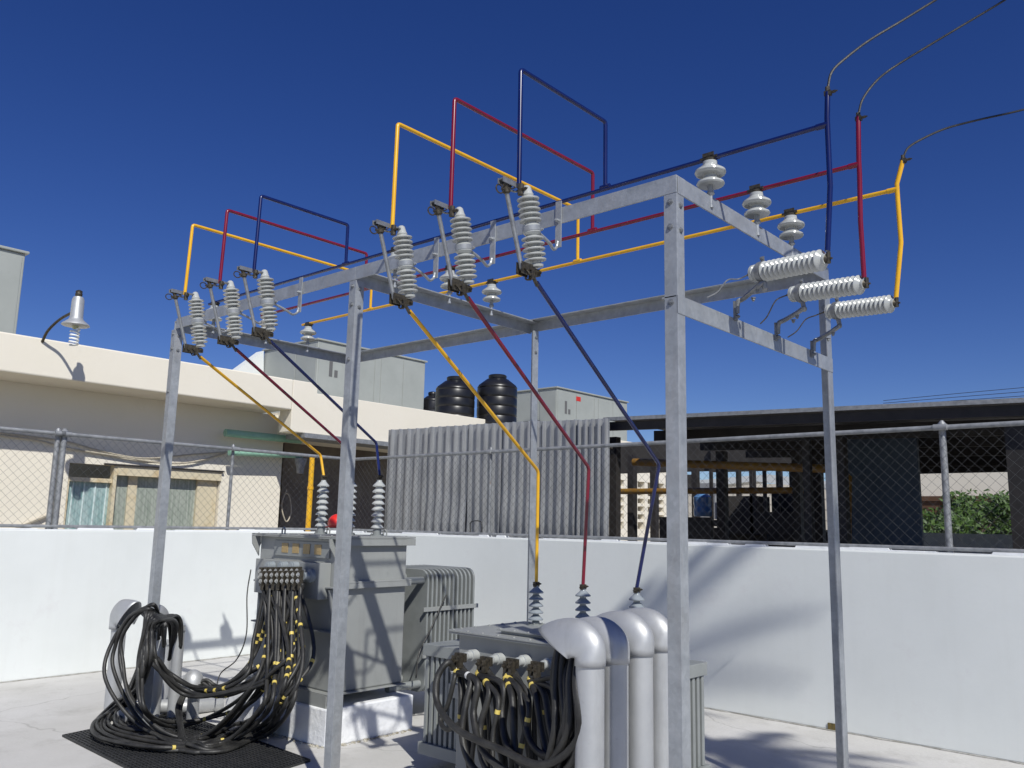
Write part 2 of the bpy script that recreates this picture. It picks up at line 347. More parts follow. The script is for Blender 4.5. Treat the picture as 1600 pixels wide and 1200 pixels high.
# ------------------------------------------------------------------ fuse cutouts
def cutout(X, label):
    t = thing('fuse_cutout', (X, 2.93, 2.98), label, 'fuse cutout', 'fuse cutouts along the front beam')
    # local axis of the body: top leans out to -Y and slightly -X
    ax = Vector((-.03, -.17, 1)).normalized(); c = Vector((X, 2.95, 2.985)); a = c - ax*.185
    pr = [(0, .022), (.004, .036), (.014, .038), (.02, .026)]
    pr += sheds(.03, 5, .026, .028, .055, .008)
    pr += [(.162, .036), (.17, .043), (.205, .043), (.213, .034)]
    pr += sheds(.222, 5, .026, .028, .055, .008)
    pr += [(.355, .03), (.362, .026), (.392, .020), (.40, .012)]
    MB().lathe(pr, a, a+ax, n=24).build('porcelain', PORC, t)
    topc = a+ax*.375; botc = a+ax*-.01
    # top contact arm reaching out to -Y (down-turned hood)
    mb = MB(); M = Matrix.Translation(topc)
    mb.box((-.014, -.185, -.002), (.014, .0, .006), M); mb.box((-.018, -.19, -.018), (-.014, -.10, .006), M); mb.box((.014, -.19, -.018), (.018, -.10, .006), M)
    mb.box((-.006, -.16, -.035), (.006, -.145, -.001), M); mb.tube([topc+Vector((0, -.05, -.004)), topc+Vector((0, -.08, -.03)), topc+Vector((0, -.125, -.035))], .005, 6, 4)
    mb.build('top_arm', HARD, t)
    ft = topc + Vector((0, -.150, -.04)); fb = botc + Vector((0, -.105, -.02))
    fx = (ft-fb).normalized()
    MB().lathe([(0, .011), (.01, .013), (.02, .011), ((ft-fb).length-.02, .011), ((ft-fb).length, .012)], fb, ft, n=12).build('fuse_tube', HARD, t)
    mb = MB().lathe([(0, .013), (.006, .02), (.022, .02), (.03, .012), (.045, .014)], ft-fx*.02, ft+fx, n=10)
    mb.tube([ft + Vector((.0, -.02-.024*(1-math.cos(g)), -.012+.02*math.sin(g))) for g in [k*math.pi/6 for k in range(13)]], .0035, 6)
    mb.tube([ft+Vector((0, .0, -.005)), ft+Vector((0, -.03, -.008))], .006, 6)
    for sx in (-1, 1): mb.tube([ft + Vector((sx*.014, -.01, .0)), ft + Vector((sx*.016, .035, .012)), ft + Vector((sx*.012, .05, .035))], .0035, 6, 3)
    mb.build('top_contact', DARKM, t)
    mb = MB(); rn = random.Random(int(abs(X)*100))
    mb.box((-.012, -.11, -.006), (.012, .01, .002), Matrix.Translation(botc))
    for sx in (-.018, .014): mb.box((sx, -.125, -.045), (sx+.004, -.045, .012), Matrix.Translation(botc))
    mb.tube([botc+Vector((-.03, -.105, -.022)), botc+Vector((.03, -.105, -.022))], .007, 8)
    mb.tube([botc+Vector((-.024, -.065, -.018)), botc+Vector((.03, -.065, -.018))], .006, 8)
    mb.tube([botc+Vector((.012, -.10, -.012)), botc+Vector((.03, -.075, -.045)), botc+Vector((.015, -.05, -.03))], .004, 6, 3)
    mb.tube([botc+Vector((-.01, -.06, -.005)), botc+Vector((-.022, -.05, -.05)), botc+Vector((-.004, -.03, -.052))], .005, 6, 3)
    mb.box((-.01, -.045, -.05), (.012, -.02, -.006), Matrix.Translation(botc))
    mb.box((-.014, -.02, -.03), (.016, .015, -.004), Matrix.Translation(botc))
    bolt(mb, botc+Vector((.016, -.003, -.018)), (1, 0, 0), .008, .014)
    mb.build('hinge', DARKM, t)
    MB().tube([botc+Vector((0, -.02, -.04)), botc+Vector((.0, .01, -.075))], .009, 8).build('lower_connector', DARKM, t)
    tc_ = MB(); q = Vector((X+.03, 2.83, H-.05)); tc_.tube([q + Vector((0, 0, -.035)), q + Vector((0, 0, .018))], .0145, 8)
    tc_.tube([q+Vector((0, 0, -.03)), topc+Vector((0, -.06, .003))], .007, 6); bolt(tc_, q+Vector((.012, 0, -.01)), (1, 0, 0), .007, .022)
    tc_.build('upper_connector', DARKM, t)
    # mounting strap from body middle to the beam
    mid = a+ax*.188; pl = Vector((X-.065, YF-.006, 0))
    mb = MB().lathe([(-.012, .045), (.012, .045)], mid-ax*0, mid+ax, n=20)
    st = [mid+Vector((0, .04, 0)), mid+Vector((-.01, .10, -.008)), mid+Vector((-.02, .165, -.022)), mid + Vector((-.045, .225, -.03)), Vector((pl.x, YF-.022, mid.z-.005)), Vector((pl.x, YF-.01, mid.z+.03))]
    mb.tube(st, .008, 8, 5)
    mb.box((pl.x-.018, YF-.009, mid.z+.0), (pl.x+.018, YF-.002, mid.z+.245))
    bolt(mb, (pl.x, YF-.009, mid.z+.14), (0, -1, 0), .01, .02); bolt(mb, mid+Vector((.0, .055, .012)), (1, 0, 0), .008, .02)
    mb.build('mounting_bracket', GALV, t)
    return botc+Vector((0, .01, -.06))
NM = ('blue', 'red', 'yellow')
CB2 = [cutout(x+.01, 'porcelain fuse cutout between %s tubes in the near bay above the smaller transformer' % n) for x, n in zip(CX2, NM)]
CB1 = [cutout(x+.02, 'porcelain fuse cutout between %s tubes in the far left bay above the taller transformer' % n) for x, n in zip(CX1, NM)]

# ------------------------------------------------------------------ surge arresters
for i, cn in enumerate(NM):
    tip = P(*((1291, 405), (1351, 444), (1398, 474))[i], Y=BY[i]); foot = P(*((1148, 490), (1212, 522), (1268, 549))[i], X=XC+.004)
    ax = Vector((-1, .33, .02)).normalized(); 
    base = P(*((1176, 428), (1237, 460), (1294, 487))[i], Y=BY[i]+.12); ax = (base-tip).normalized(); L = (base-tip).length
    t = thing('surge_arrester', foot, 'ribbed grey surge arrester lying sideways at the foot of the %s riser tube' % cn, 'arrester', 'surge arresters on the lower rail')
    pr = [(.0, .024), (.012, .026)] ; n = 12; pitch = (L*.80)/n
    for k in range(n):
        z = .014 + k*pitch; pr += [(z, .029), (z+pitch*.22, .033), (z+pitch*.40, .046), (z+pitch*.55, .0485), (z+pitch*.68, .0475), (z+pitch*.76, .040), (z+pitch*.84, .029)]
    zz = .014+n*pitch; pr += [(zz, .034), (zz+.2*(L-zz), .034), (zz+.3*(L-zz), .044), (zz+.45*(L-zz), .044), (zz+.5*(L-zz), .036), (zz+.62*(L-zz), .036), (zz+.68*(L-zz), .042), (zz+.9*(L-zz), .042), (L, .034)]
    MB().lathe(pr, tip, base, n=24).build('ribbed_body', PORC, t)
    mb = MB().lathe([(-.02, .007), (-.008, .012), (0, .02)], tip, base, n=10); mb.tube([tip-ax*.03, tip], .005, 8); mb.tube([tip-ax*.012+Vector((0, 0, .03)), tip-ax*.012-Vector((0, 0, .02))], .01, 8)
    mb.build('line_terminal', DARKM, t)
    MB().tube([base-ax*.005, base+ax*.03], .007, 8).build('earth_terminal', DARKM, t)
    sc = tip+ax*(zz+.1*(L-zz))
    mb = MB().lathe([(-.014, .05), (.014, .05)], sc, sc+ax, n=22)
    mb.box((-.008, -.004, .04), (.008, .004, .075), Matrix.Translation(sc))
    bolt(mb, sc+Vector((.0, -.004, .062)), (0, -1, 0), .007, .014)
    z1 = foot.z + .075
    pts = [sc-Vector((0, 0, .04)), sc-Vector((-.008, 0, .085)), Vector((sc.x+.005, sc.y-.005, z1+.02)), Vector((sc.x-.03, sc.y-.005, z1)), Vector((foot.x+.05, foot.y, z1-.006)), Vector((foot.x+.018, foot.y, z1-.02)), Vector((foot.x+.012, foot.y, foot.z))]
    mb.tube(spline(pts, 4), .0125, 8)
    mb.box((foot.x, foot.y-.016, foot.z-.035), (foot.x+.008, foot.y+.016, foot.z+.06)); bolt(mb, foot+Vector((.008, 0, -.018)), (1, 0, 0), .009, .014)
    bolt(mb, Vector((foot.x+.1, foot.y, z1-.01)), (0, 0, -1), .009, .014); bolt(mb, Vector((sc.x-.03, sc.y, z1-.01)), (0, 0, -1), .009, .014)
    mb.build('bracket', HARD, t)
    e = base+ax*.03; g = P(*((1105, 465), (1188, 506), (1231, 527))[i], X=XC-.02)
    MB().tube([e, e+Vector((-.05, .0, -.012)), (e+g)/2+Vector((0, 0, .03)), (e*.25+g*.75)+Vector((0, 0, .0)), g], .0035, 6, 6).build('earth_wire', (HARD, DARKM, DARKM)[i], t)

# ------------------------------------------------------------------ overhead wires from the risers
W3 = [[(1293, 140), (1300, 112), (1325, 88), (1360, 62), (1410, 32), (1470, -5), (1560, -60)],
      [(1341, 180), (1348, 155), (1368, 128), (1395, 106), (1450, 72), (1500, 42), (1570, 0), (1680, -70)],
      [(1411, 246), (1420, 230), (1445, 215), (1480, 200), (1530, 187), (1580, 176), (1640, 162), (1720, 150)]]
for i, (pts, cn) in enumerate(zip(W3, NM)):
    n = len(pts); q = [P(x, y, Y=BY[i] + .02*k*k) for k, (x, y) in enumerate(pts)]
    t = thing('overhead_wire', q[0], 'thin dark wire curving up to the sky from the %s riser tube' % cn, 'wire', 'overhead wires at top right')
    MB().tube(q, .0058, 6, 6).build('conductor', RUB, t)
    mb = MB(); c = q[0]; mb.tube([c-Vector((0, 0, .035)), c+Vector((0, 0, .012))], .011, 8); mb.box((c.x-.014, c.y-.01, c.z-.03), (c.x+.016, c.y+.01, c.z-.008))
    bolt(mb, c+Vector((.01, 0, -.018)), (1, 0, 0), .007, .025); mb.build('clamp', DARKM, t)

# ------------------------------------------------------------------ large transformer (T1)
T1 = thing('large_transformer', (-5.77, 4.3, .25), 'tall grey oil transformer on a whitewashed plinth at left', 'transformer')
tx0, tx1, ty0, ty1, tz0, tz1 = -6.27, -5.20, 4.0, 4.66, .36, 1.47
mb = MB(); mb.box((tx0, ty0, tz0), (tx1, ty1, tz1)); mb.build('tank', PAINT, T1, .012)
mb = MB(); mb.box((tx0-.06, ty0-.05, tz1+.002), (tx1+.045, ty1+.05, tz1+.014)); mb.box((tx0-.06, ty0-.05, tz1-.008), (tx1+.045, ty1+.05, tz1)); 
# hanging lid flange on the right face
mb.box((tx1+.035, ty0-.04, tz1-.055), (tx1+.045, ty1+.05, tz1-.009))
for k in range(6): bolt(mb, (tx1+.03, ty0+.02+k*.12, tz1+.014), (0, 0, 1), .007, .005)
for k in range(8): bolt(mb, (tx0+.02+k*.14, ty0-.035, tz1+.014), (0, 0, 1), .007, .005)
mb.build('lid', PAINT, T1, .002)
mb = MB()
mb.box((tx1+.001, ty0-.03, 1.14), (tx1+.045, ty1+.02, 1.152)); mb.box((tx1+.037, ty0-.03, 1.10), (tx1+.045, ty1+.02, 1.139))
for z in (1.10, .78):
    mb.box((tx0+.01, ty0-.05, z), (tx1+.03, ty0-.001, z+.012))
mb.build('stiffener', PAINT, T1, .002)
mb = MB()   # triangular gussets under the lid
for x in (tx0-.02, tx1-.05):
    mb.poly([(x, ty0-.001, 1.462), (x, ty0-.075, 1.462), (x, ty0-.068, 1.40), (x, ty0-.001, 1.30)], (.012, 0, 0))
mb.poly([(tx0-.001, ty0+.04, 1.462), (tx0-.10, ty0+.04, 1.462), (tx0-.12, ty0+.04, 1.37), (tx0-.10, ty0+.04, 1.36), (tx0-.05, ty0+.04, 1.43), (tx0-.001, ty0+.04, 1.34)], (0, .012, 0))
mb.build('lifting_lug', PAINT, T1)
mb = MB(); mb.box((tx0-.0, ty0-.06, .262), (tx1+.0, ty0-.052, .352)); mb.box((tx0+.0, ty0-.06, .352), (tx1+.05, ty1+.0, .3595)); mb.box((tx0, ty0-.052, .262), (tx1, ty0+.02, .27))
for k in range(5): mb.box((tx0+.15+k*.21, ty0-.051, .271), (tx0+.158+k*.21, ty0+.0, .351))
mb.build('skid_channel', PAINT, T1, .002)
# LV pocket + nameplate strip
mb = MB(); mb.box((tx0+.12, ty0-.11, 1.02), (tx1-.10, ty0-.001, 1.285)); mb.build('terminal_chamber', PAINT, T1, .004)
mb = MB(); mb.box((tx0+.22, ty0-.012, 1.315), (tx1-.12, ty0-.001, 1.435)); np_ = mb.build('label_plate', PAINT2, T1, .002)
for k in range(4):
    x = tx0+.33+k*.145; MB().box((x, ty0-.016, 1.34), (x+.085, ty0-.0125, 1.415)).build('warning_label', LABELM, np_)
# bracing ribs diagonal on front
mb = MB(); mb.poly([(tx1-.06, ty0-.001, 1.09), (tx1-.06, ty0-.05, 1.09), (tx1-.06, ty0-.001, .84)], (.01, 0, 0)); mb.poly([(tx0+.06, ty0-.001, 1.09), (tx0+.06, ty0-.05, 1.09), (tx0+.06, ty0-.001, .84)], (.01, 0, 0)); mb.build('front_rib', PAINT, T1)
# bushings
def hv_bushing(parent, b, top, n, rd, rc, mat_, label=None):
    b, top = Vector(b), Vector(top); L = (top-b).length; body = L*.80; z0 = L*.12; pitch = body/n
    o = MB().lathe([(z0-.012, rc*1.2)] + sheds(z0, n, pitch, rc, rd, .018, .005) + [(z0+body, rc*.8), (z0+body+.012, rc*.8)], b, top, n=24).build('bushing', mat_, parent)
    f = MB().lathe([(0, rd*1.05), (.01, rd*1.05), (.01, rc*1.3), (z0-.006, rc*1.3), (z0-.004, rc)], b, top, n=20)
    for k in range(4): bolt(f, b+Vector((math.cos(k*1.57+.5)*rd*.88, math.sin(k*1.57+.5)*rd*.88, .01)), (0, 0, 1), .007)
    f.build('flange', PAINT2, o)
    c = MB().lathe([(z0+body+.01, .022), (z0+body+.016, .026), (z0+body+.024, .01), (L+.01, .009)], b, top, n=12); c.box((top.x-.012, top.y-.02, top.z-.02), (top.x+.012, top.y+.02, top.z+.012))
    bolt(c, top+Vector((.012, -.012, 0)), (1, 0, 0), .006, .016); bolt(c, top+Vector((.012, .012, 0)), (1, 0, 0), .006, .016)
    c.build('terminal', DARKM, o)
T1B = []
for k, x in enumerate((506, 549, 593)):
    tp = P(x, 747, Y=4.45); T1B.append(tp); hv_bushing(T1, (tp.x, 4.45, tz1+.014), tp+Vector((0, 0, .012)), 8, .052, .026, PORC)
tag(MB().lathe([(0, .095), (.006, .095), (.012, .075), (.03, .076), (.06, .07), (.085, .052), (.1, .027), (.104, .002)], P(527, 824, Y=4.15)+Vector((.0, 0, 0)), n=24).build('hard_hat', REDP), 'red dome shaped hard hat resting on the tall transformer lid', 'hard hat')
bpy.data.objects['hard_hat']; 
# small fittings on lid
mb = MB(); 
for x, y in ((-6.1, 4.1), (-5.35, 4.1), (-5.35, 4.55), (-6.1, 4.55)):
    mb.tube([(x-.02, y, tz1+.012), (x-.02, y, tz1+.05), (x, y, tz1+.065), (x+.02, y, tz1+.05), (x+.02, y, tz1+.012)], .006, 6)
mb.build('lifting_eye', PAINT, T1)
# radiators: loops of flat fins stacked along Y behind the tank
def fin_bank(parent, x0, x1, y0, y1, z0, z1, n, mat_, rad=.07, name='radiator', th=.014):
    mb = MB(); d = (y1-y0)/n
    for k in range(n):
        y = y0+(k+.5)*d-th/2; pts = []
        for (cx, cz, a0) in ((x1-rad, z1-rad, 0), (x0+rad, z1-rad, 90), (x0+rad, z0+rad, 180), (x1-rad, z0+rad, 270)):
            for g in range(0, 91, 18): a = math.radians(a0+g); pts.append((cx+rad*math.cos(a), y, cz+rad*math.sin(a)))
        mb.poly(pts, (0, th, 0))
    return mb.build(name, mat_, parent, .004)
rb = fin_bank(T1, -6.05, -5.30, 4.98, 5.58, .22, 1.21, 12, PAINT2, .09, th=.020)
rb2 = fin_bank(T1, -6.75, -6.12, 4.78, 5.45, .22, 1.24, 13, PAINT2, .09, th=.020)
for z in (.87, .50): MB().box((-5.299, 4.95, z), (-5.285, 5.60, z+.035)).build('tie_bar', PAINT, T1, .002)
for x_, z_, r_ in ((-5.6, 1.13, .045), (-5.6, .30, .045), (-5.36, 1.12, .03), (-5.36, .29, .03)): MB().tube([(x_, ty1-.01, z_), (x_, 4.99, z_)], r_, 14).build('header_pipe', PAINT2, T1)
mb = MB(); rn = random.Random(2)
mb.tube([P(697, 930, X=-5.25), P(672, 985, X=-5.27), P(655, 1020, X=-5.24), P(650, 1060, X=-5.22)], .006, 6, 5); mb.build('gauge_wire', RUB, T1)
# plinth
pp = MB(); q = [(-6.42, 3.87), (-5.17, 3.93), (-5.165, 4.76), (-6.42, 4.76)]
pp.poly([(x, y, 0) for x, y in q], (0, 0, .262)); o = pp.build('plinth', PADW, None, .012); tag(o, 'whitewashed concrete plinth with a chipped foot under the tall transformer', 'plinth')
bb = MB(); rn = random.Random(9)
def rubble(mb, a, b, n):
    a, b = Vector(a), Vector(b)
    for k in range(n):
        p = a.lerp(b, rn.random()) + Vector((rn.uniform(-.02, .02), rn.uniform(-.02, .02), 0)); s_ = rn.uniform(.004, .016)
        mb.lathe([(-.004, s_*.7), (s_*.4, s_), (s_*.8, s_*.5)], p, p+Vector((rn.uniform(-.4, .4), rn.uniform(-.4, .4), 1)), n=5)
rubble(bb, (-6.3, 3.86, 0), (-5.16, 3.915, 0), 70); rubble(bb, (-5.15, 3.93, 0), (-5.145, 4.74, 0), 60)
tag(bb.build('rubble', mat('broken_mortar', (.22, .19, .13), .9, col2=(.5, .48, .42), scale=30)), 'crumbs of broken mortar along the foot of the white plinth', 'rubble', kind='stuff')

# ------------------------------------------------------------------ small transformer (T2)
T2 = thing('small_transformer', (-3.42, 4.2, 0), 'lower grey oil transformer with flat bolted lid between the cable bundles and silver conduits', 'transformer')
sx0, sx1, sy0, sy1, sz1 = -3.86, -2.90, 3.92, 4.56, .93
mb = MB(); mb.box((sx0, sy0, .12), (sx1, sy1, sz1)); mb.build('tank', PAINT, T2, .01)
mb = MB(); mb.box((sx0-.05, sy0-.05, sz1+.002), (sx1+.05, sy1+.05, sz1+.012)); mb.box((sx0-.045, sy0-.045, sz1-.010), (sx1+.045, sy1+.045, sz1))
for k in range(9): bolt(mb, (sx0-.02+k*.125, sy0-.028, sz1+.012), (0, 0, 1), .008, .005)
for k in range(5): bolt(mb, (sx0-.028, sy0+.05+k*.13, sz1+.012), (0, 0, 1), .008, .005)
mb.build('lid', PAINT, T2, .002)
mb = MB(); mb.box((sx0+.30, sy0+.06, sz1+.013), (sx1-.15, sy0+.34, sz1+.03)); mb.box((sx0+.28, sy0+.04, sz1+.031), (sx1-.13, sy0+.36, sz1+.038))
for k in range(5): bolt(mb, (sx0+.30+k*.11, sy0+.055, sz1+.038), (0, 0, 1), .007, .005)
mb.build('hatch', PAINT, T2, .002)
T2B = []
for (x, y, yb) in ((838, 912, 975), (911, 916, 985), (995, 921, 995)):
    tp = P(x, y, Y=4.47); T2B.append(tp); hv_bushing(T2, (tp.x, 4.47, sz1+.012), tp, 5, .050, .020, PORCG)
for x in (sx0+.0, sx0+.35, sx1-.15): MB().box((x, sy0-.08, .55), (x+.14, sy0-.001, .63)).build('front_bracket', PAINT, T2, .003)
def slat_radiator(x0, x1, y0, y1, z0, z1, n, along_y=False):
    r = MB(); d = (y1-y0 if along_y else x1-x0)/n
    r.box((x0-.01, y0-.012, z1), (x1+.01, y1+.01, z1+.075)); r.box((x0-.02, y0-.02, z0-.075), (x1+.02, y1+.02, z0))
    for k in range(n):
        if along_y: r.box((x0, y0+(k+.18)*d, z0+.0005), (x1, y0+(k+.72)*d, z1-.0005))
        else: r.box((x0+(k+.18)*d, y0, z0+.0005), (x0+(k+.72)*d, y1, z1-.0005))
    r.box((x0+.005, y0+.25, z0+.0005), (x1-.12, y0+.255, z1-.0005)) if not along_y else None
    return r.build('radiator', PAINT2, T2, .004)
slat_radiator(-4.33, -3.95, 4.08, 4.50, .17, .72, 8)
slat_radiator(-2.86, -2.62, 4.30, 4.78, .22, .73, 9, True)
for a_, b_ in (((-3.96, 4.25, .76), (-3.85, 4.25, .76)), ((-3.96, 4.25, .15), (-3.85, 4.25, .15)), ((-2.9, 4.4, .76), (-2.8, 4.4, .76))): MB().tube([a_, b_], .03, 12).build('header_pipe', PAINT2, T2)
mb = MB(); mb.box((sx0-.05, sy0+.05, .001), (sx1+.05, sy0+.13, .119)); mb.box((sx0-.05, sy1-.13, .001), (sx1+.05, sy1-.05, .119)); mb.build('skid', PAINT, T2, .003)
LV = [P(x, y, Y=3.80) for x, y in ((722, 1026), (762, 1032), (803, 1035), (842, 1040))]
for p in LV:
    o = MB().lathe([(0, .034), (.05, .034), (.052, .027), (.085, .025), (.09, .012), (.12, .012)], (p.x, sy0, p.z), (p.x, 3, p.z), n=18).build('low_voltage_bushing', PORC, T2)
    c = MB(); c.box((p.x-.04, 3.775, p.z-.028), (p.x+.04, 3.80, p.z+.022)); c.box((p.x-.03, 3.74, p.z-.06), (p.x-.005, 3.776, p.z+.01)); c.box((p.x+.008, 3.74, p.z-.06), (p.x+.034, 3.776, p.z+.01))
    for sx in (-.02, .02):
        for dz in (-.015, .008): bolt(c, (p.x+sx, 3.775 if dz > 0 else 3.74, p.z+dz), (0, -1, 0), .009, .014)
    c.build('terminal_pad', DARKM, o)

# ------------------------------------------------------------------ slanting tube leads from the cutouts to the bushings
E2 = [P(1030, 726, Y=4.44), P(920, 731, Y=4.44), P(841, 736, Y=4.44)]; E1 = [P(588, 692, Y=4.45), P(545, 703, Y=4.45), P(501, 711, Y=4.45)]
for CB, E, TB, wh in ((CB2, E2, T2B[::-1], 'smaller transformer'), (CB1, E1, T1B[::-1], 'taller transformer')):
    for c, e, b, m, n in zip(CB, E, TB, (BLU, RED, YEL), ('navy blue', 'crimson', 'yellow')):
        o = MB().tube(elbow([c+Vector((0, -.005, 0)), e, b+Vector((0, 0, .01))], .03), .0115, 12).build('tube_lead', m, loc=e)
        tag(o, '%s painted tube slanting down from its cutout to a bushing of the %s' % (n, wh), 'tube', 'slanting tube leads')

# ------------------------------------------------------------------ conduits with hoods beside T2
def hood_pipe(X, Y, zt, r, dirv, label, group, depth=.30, tilt=0, z0=0.0, hr=None):
    """vertical pipe with a half-elbow rain hood opening towards dirv"""
    t = thing('conduit', (X, Y, 0), label, 'conduit', group); d = Vector(dirv).normalized(); s_ = Vector((-d.y, d.x, 0)); hr = hr or r*1.12
    MB().tube([(X, Y, z0), (X, Y, zt)], r, 24).build('pipe', ALU, t)
    MB().lathe([(0, r*1.04), (.012, r*1.04)], (X, Y, zt-.012), n=24).build('collar', HARD, t)
    # hood: scoop turning over the pipe mouth, its sections fanning round the pipe's inner lip
    mb = MB(); rows = []; N = 16; K = 18; C0 = Vector((X, Y, zt)); O = C0 + d*hr*.92
    def circ(k, z): g = math.pi*(-.22+1.44*k/K); return C0 + Vector((0, 0, z)) + s_*hr*math.cos(g) - d*hr*math.sin(g)
    rows.append([circ(k, -.012) for k in range(K+1)]); rows.append([circ(k, .02) for k in range(K+1)])
    for i in range(1, N+1):
        f = i/N; a = math.radians(6+f*(tilt or 126)); nrm = -d*math.cos(a)*(1 if a < 1.57 else 1.5) + Vector((0, 0, math.sin(a)*.86))
        ro = 2*hr + (depth-2*hr)*min(1, f*1.5); wd = hr*(1+.22*f); m_ = min(1, f*4.5); m_ = m_*m_*(3-2*m_); row = []
        for k in range(K+1):
            g = math.pi*k/K; q = O + Vector((0, 0, .02)) + s_*wd*math.cos(g) + nrm*ro*math.sin(g)**.9
            row.append(circ(k, .02+.10*f).lerp(q, m_))
        rows.append(row)
    V = [[mb.bm.verts.new(p) for p in r_] for r_ in rows]
    for a_, b_ in zip(V, V[1:]):
        for k in range(K):
            f_ = mb.bm.faces.new((a_[k], a_[k+1], b_[k+1], b_[k])); f_.smooth = True
    o = mb.build('hood', ALU, t); m = o.modifiers.new('s', 'SOLIDIFY'); m.thickness = .004; m.offset = 0
    return t
GC = 'silver hooded conduits beside the smaller transformer'
XT = -2.44
for (x, y, nm) in ((922, 1036, 'leftmost of four silver conduits with its hood mouth open over the cable bundle'), (960, 1031, 'second silver conduit, half hidden behind the leftmost one'), (999, 1019, 'third silver conduit with a navy shade band across its hood'), (1032, 1012, 'fourth silver conduit, nearest to the thick steel post')):
    q = P(x, y, X=XT); hood_pipe(XT, q.y, q.z, .068, (-1, 0, 0), nm, GC, depth=.205, hr=.073, tilt=134)

# ------------------------------------------------------------------ conduits at left (T1 cables)
GL = 'silver conduits at the left end of the long cables'
q = P(186, 980, Y=3.42); hood_pipe(q.x, 3.42, q.z, .06, (.85, .25, 0), 'tall silver conduit at far left with its hood tipped over the cables', GL, depth=.25, hr=.078, tilt=104)
q = P(252, 972, Y=3.5); hood_pipe(q.x, 3.5, q.z-.02, .05, (.3, -.9, 0), 'silver conduit wrapped by the raised cable loop', GL, depth=.17, hr=.06)
def open_pipe(x, y, Y, r, label, bz=0):
    q = P(x, y, Y=Y); t = thing('conduit', (q.x, Y, 0), label, 'conduit', GL)
    MB().tube([(q.x, Y, bz), (q.x, Y, q.z)], r, 22, cap=False).tube([(q.x, Y, q.z), (q.x, Y, bz)], r*.93, 22, cap=False).build('pipe', ALU, t)
    c = MB(); c.lathe([(0, r*1.0), (.004, r*1.1), (.014, r*1.1), (.018, r)], (q.x, Y, q.z-.05), n=22); bolt(c, (q.x+.01, Y-r*1.05, q.z-.04), (0, -1, 0), .007, .016); c.build('clamp', HARD, t)
    return q
q3 = open_pipe(281, 978, 3.62, .044, 'open topped silver conduit swallowing one cable end')
q4 = open_pipe(262, 1000, 3.9, .044, 'short silver conduit stub standing behind the raised cable loop')
# low hooded stub with dome
q = P(302, 1062, Y=3.55)
t = thing('conduit', (q.x, 3.55, 0), 'short slanted silver conduit capped with a round dome, in the middle of the cables', 'conduit', GL)
dq = Vector((-.35, -.15, .55)).normalized()
MB().tube([(q.x-.06, 3.6, 0), (q.x-.01, 3.57, q.z+.02)], .045, 20).build('pipe', ALU, t)
mb = MB(); mb.lathe([(-.085, .085), (-.05, .088), (-.045, .080), (0, .079), (.035, .066), (.062, .042), (.075, .015), (.077, .001)], q, q+Vector((-.05, .05, 1)), n=28); mb.build('dome', ALU, t)
q = P(225, 1075, Y=3.5); 
t = thing('conduit', (q.x, 3.5, 0), 'fat silver conduit elbow lying low behind the cable loops', 'conduit', GL)
MB().tube([P(190, 1120, Z=.05), P(235, 1105, Z=.07), P(290, 1104, Z=.07), P(345, 1100, Z=.05)], .055, 18, 5).build('pipe', ALU, t)

# ------------------------------------------------------------------ rubber mat
L_, R_, T_ = P(98, 1151, Z=0), P(484, 1190, Z=0), P(275, 1114, Z=0); B_ = L_+R_-T_
u_ = (R_-T_); v_ = (L_-T_); mb = MB(); nx, ny = 40, 34
for i in range(nx+1):
    a = T_+u_*(i/nx); w0 = u_.normalized()*.006
    mb.poly([a-w0, a+w0, a+w0+v_, a-w0+v_], (0, 0, .014))
for j in range(ny+1):
    a = T_+v_*(j/ny); w0 = v_.normalized()*.006
    mb.poly([a-w0+Vector((0, 0, .0008)), a+w0+Vector((0, 0, .0008)), a+w0+u_+Vector((0, 0, .0008)), a-w0+u_+Vector((0, 0, .0008))], (0, 0, .0142))
MT = mb.build('floor_mat', MATM); tag(MT, 'black perforated rubber mat on the floor under the looped cables', 'mat')
MB().poly([T_+Vector((0, 0, .001)), R_+Vector((0, 0, .001)), B_+Vector((0, 0, .001)), L_+Vector((0, 0, .001))], (0, 0, .003)).build('backing', MATM, MT)

# ------------------------------------------------------------------ cables
def cable(pts, r, label, group, tapes=(), name='power_cable', white=(), lug=None, smooth=10):
    pts = [Vector(p) for p in pts]
    for p in pts: p.z = max(p.z, r+.016)
    sp = spline(pts, smooth)
    for p in sp: p.z = max(p.z, r+.015)
    t = thing(name, sp[0], label, 'cable', group)
    MB().tube(sp, r, 10).build('sheath', RUB, t)
    n = len(sp)-1
    for k, m in [(a, TAPE) for a in tapes] + [(a, TAPEW) for a in white]:
        f = k*n; i = min(int(f), n-1); a = sp[i].lerp(sp[i+1], f-i); d = (sp[i+1]-sp[i]).normalized()
        MB().tube([a-d*.011, a+d*.011], r*1.14, 12).build('tape_ring', m, t)
    if lug is not None:
        c = MB(); a = sp[0]; c.box((a.x-.017, a.y-.02, a.z-.01), (a.x+.017, a.y+.012, a.z+.095))
        c.lathe([(0, r*1.35), (.05, r*1.25)], a-Vector((0, 0, .045)), n=10); lg = c.build('lug', DARKM, t)
        for dz in (.02, .065): bolt(MB(), (a.x, a.y-.021, a.z+dz), (0, -1, 0), .012, .012).build('bolt', BOLT, lg)
    return t
rn = random.Random(11)
def jj(p, s): return Vector(p)+Vector((rn.uniform(-s, s), rn.uniform(-s, s), rn.uniform(-s, s)))
CG = 'black cables looping from the tall transformer to the left conduits'
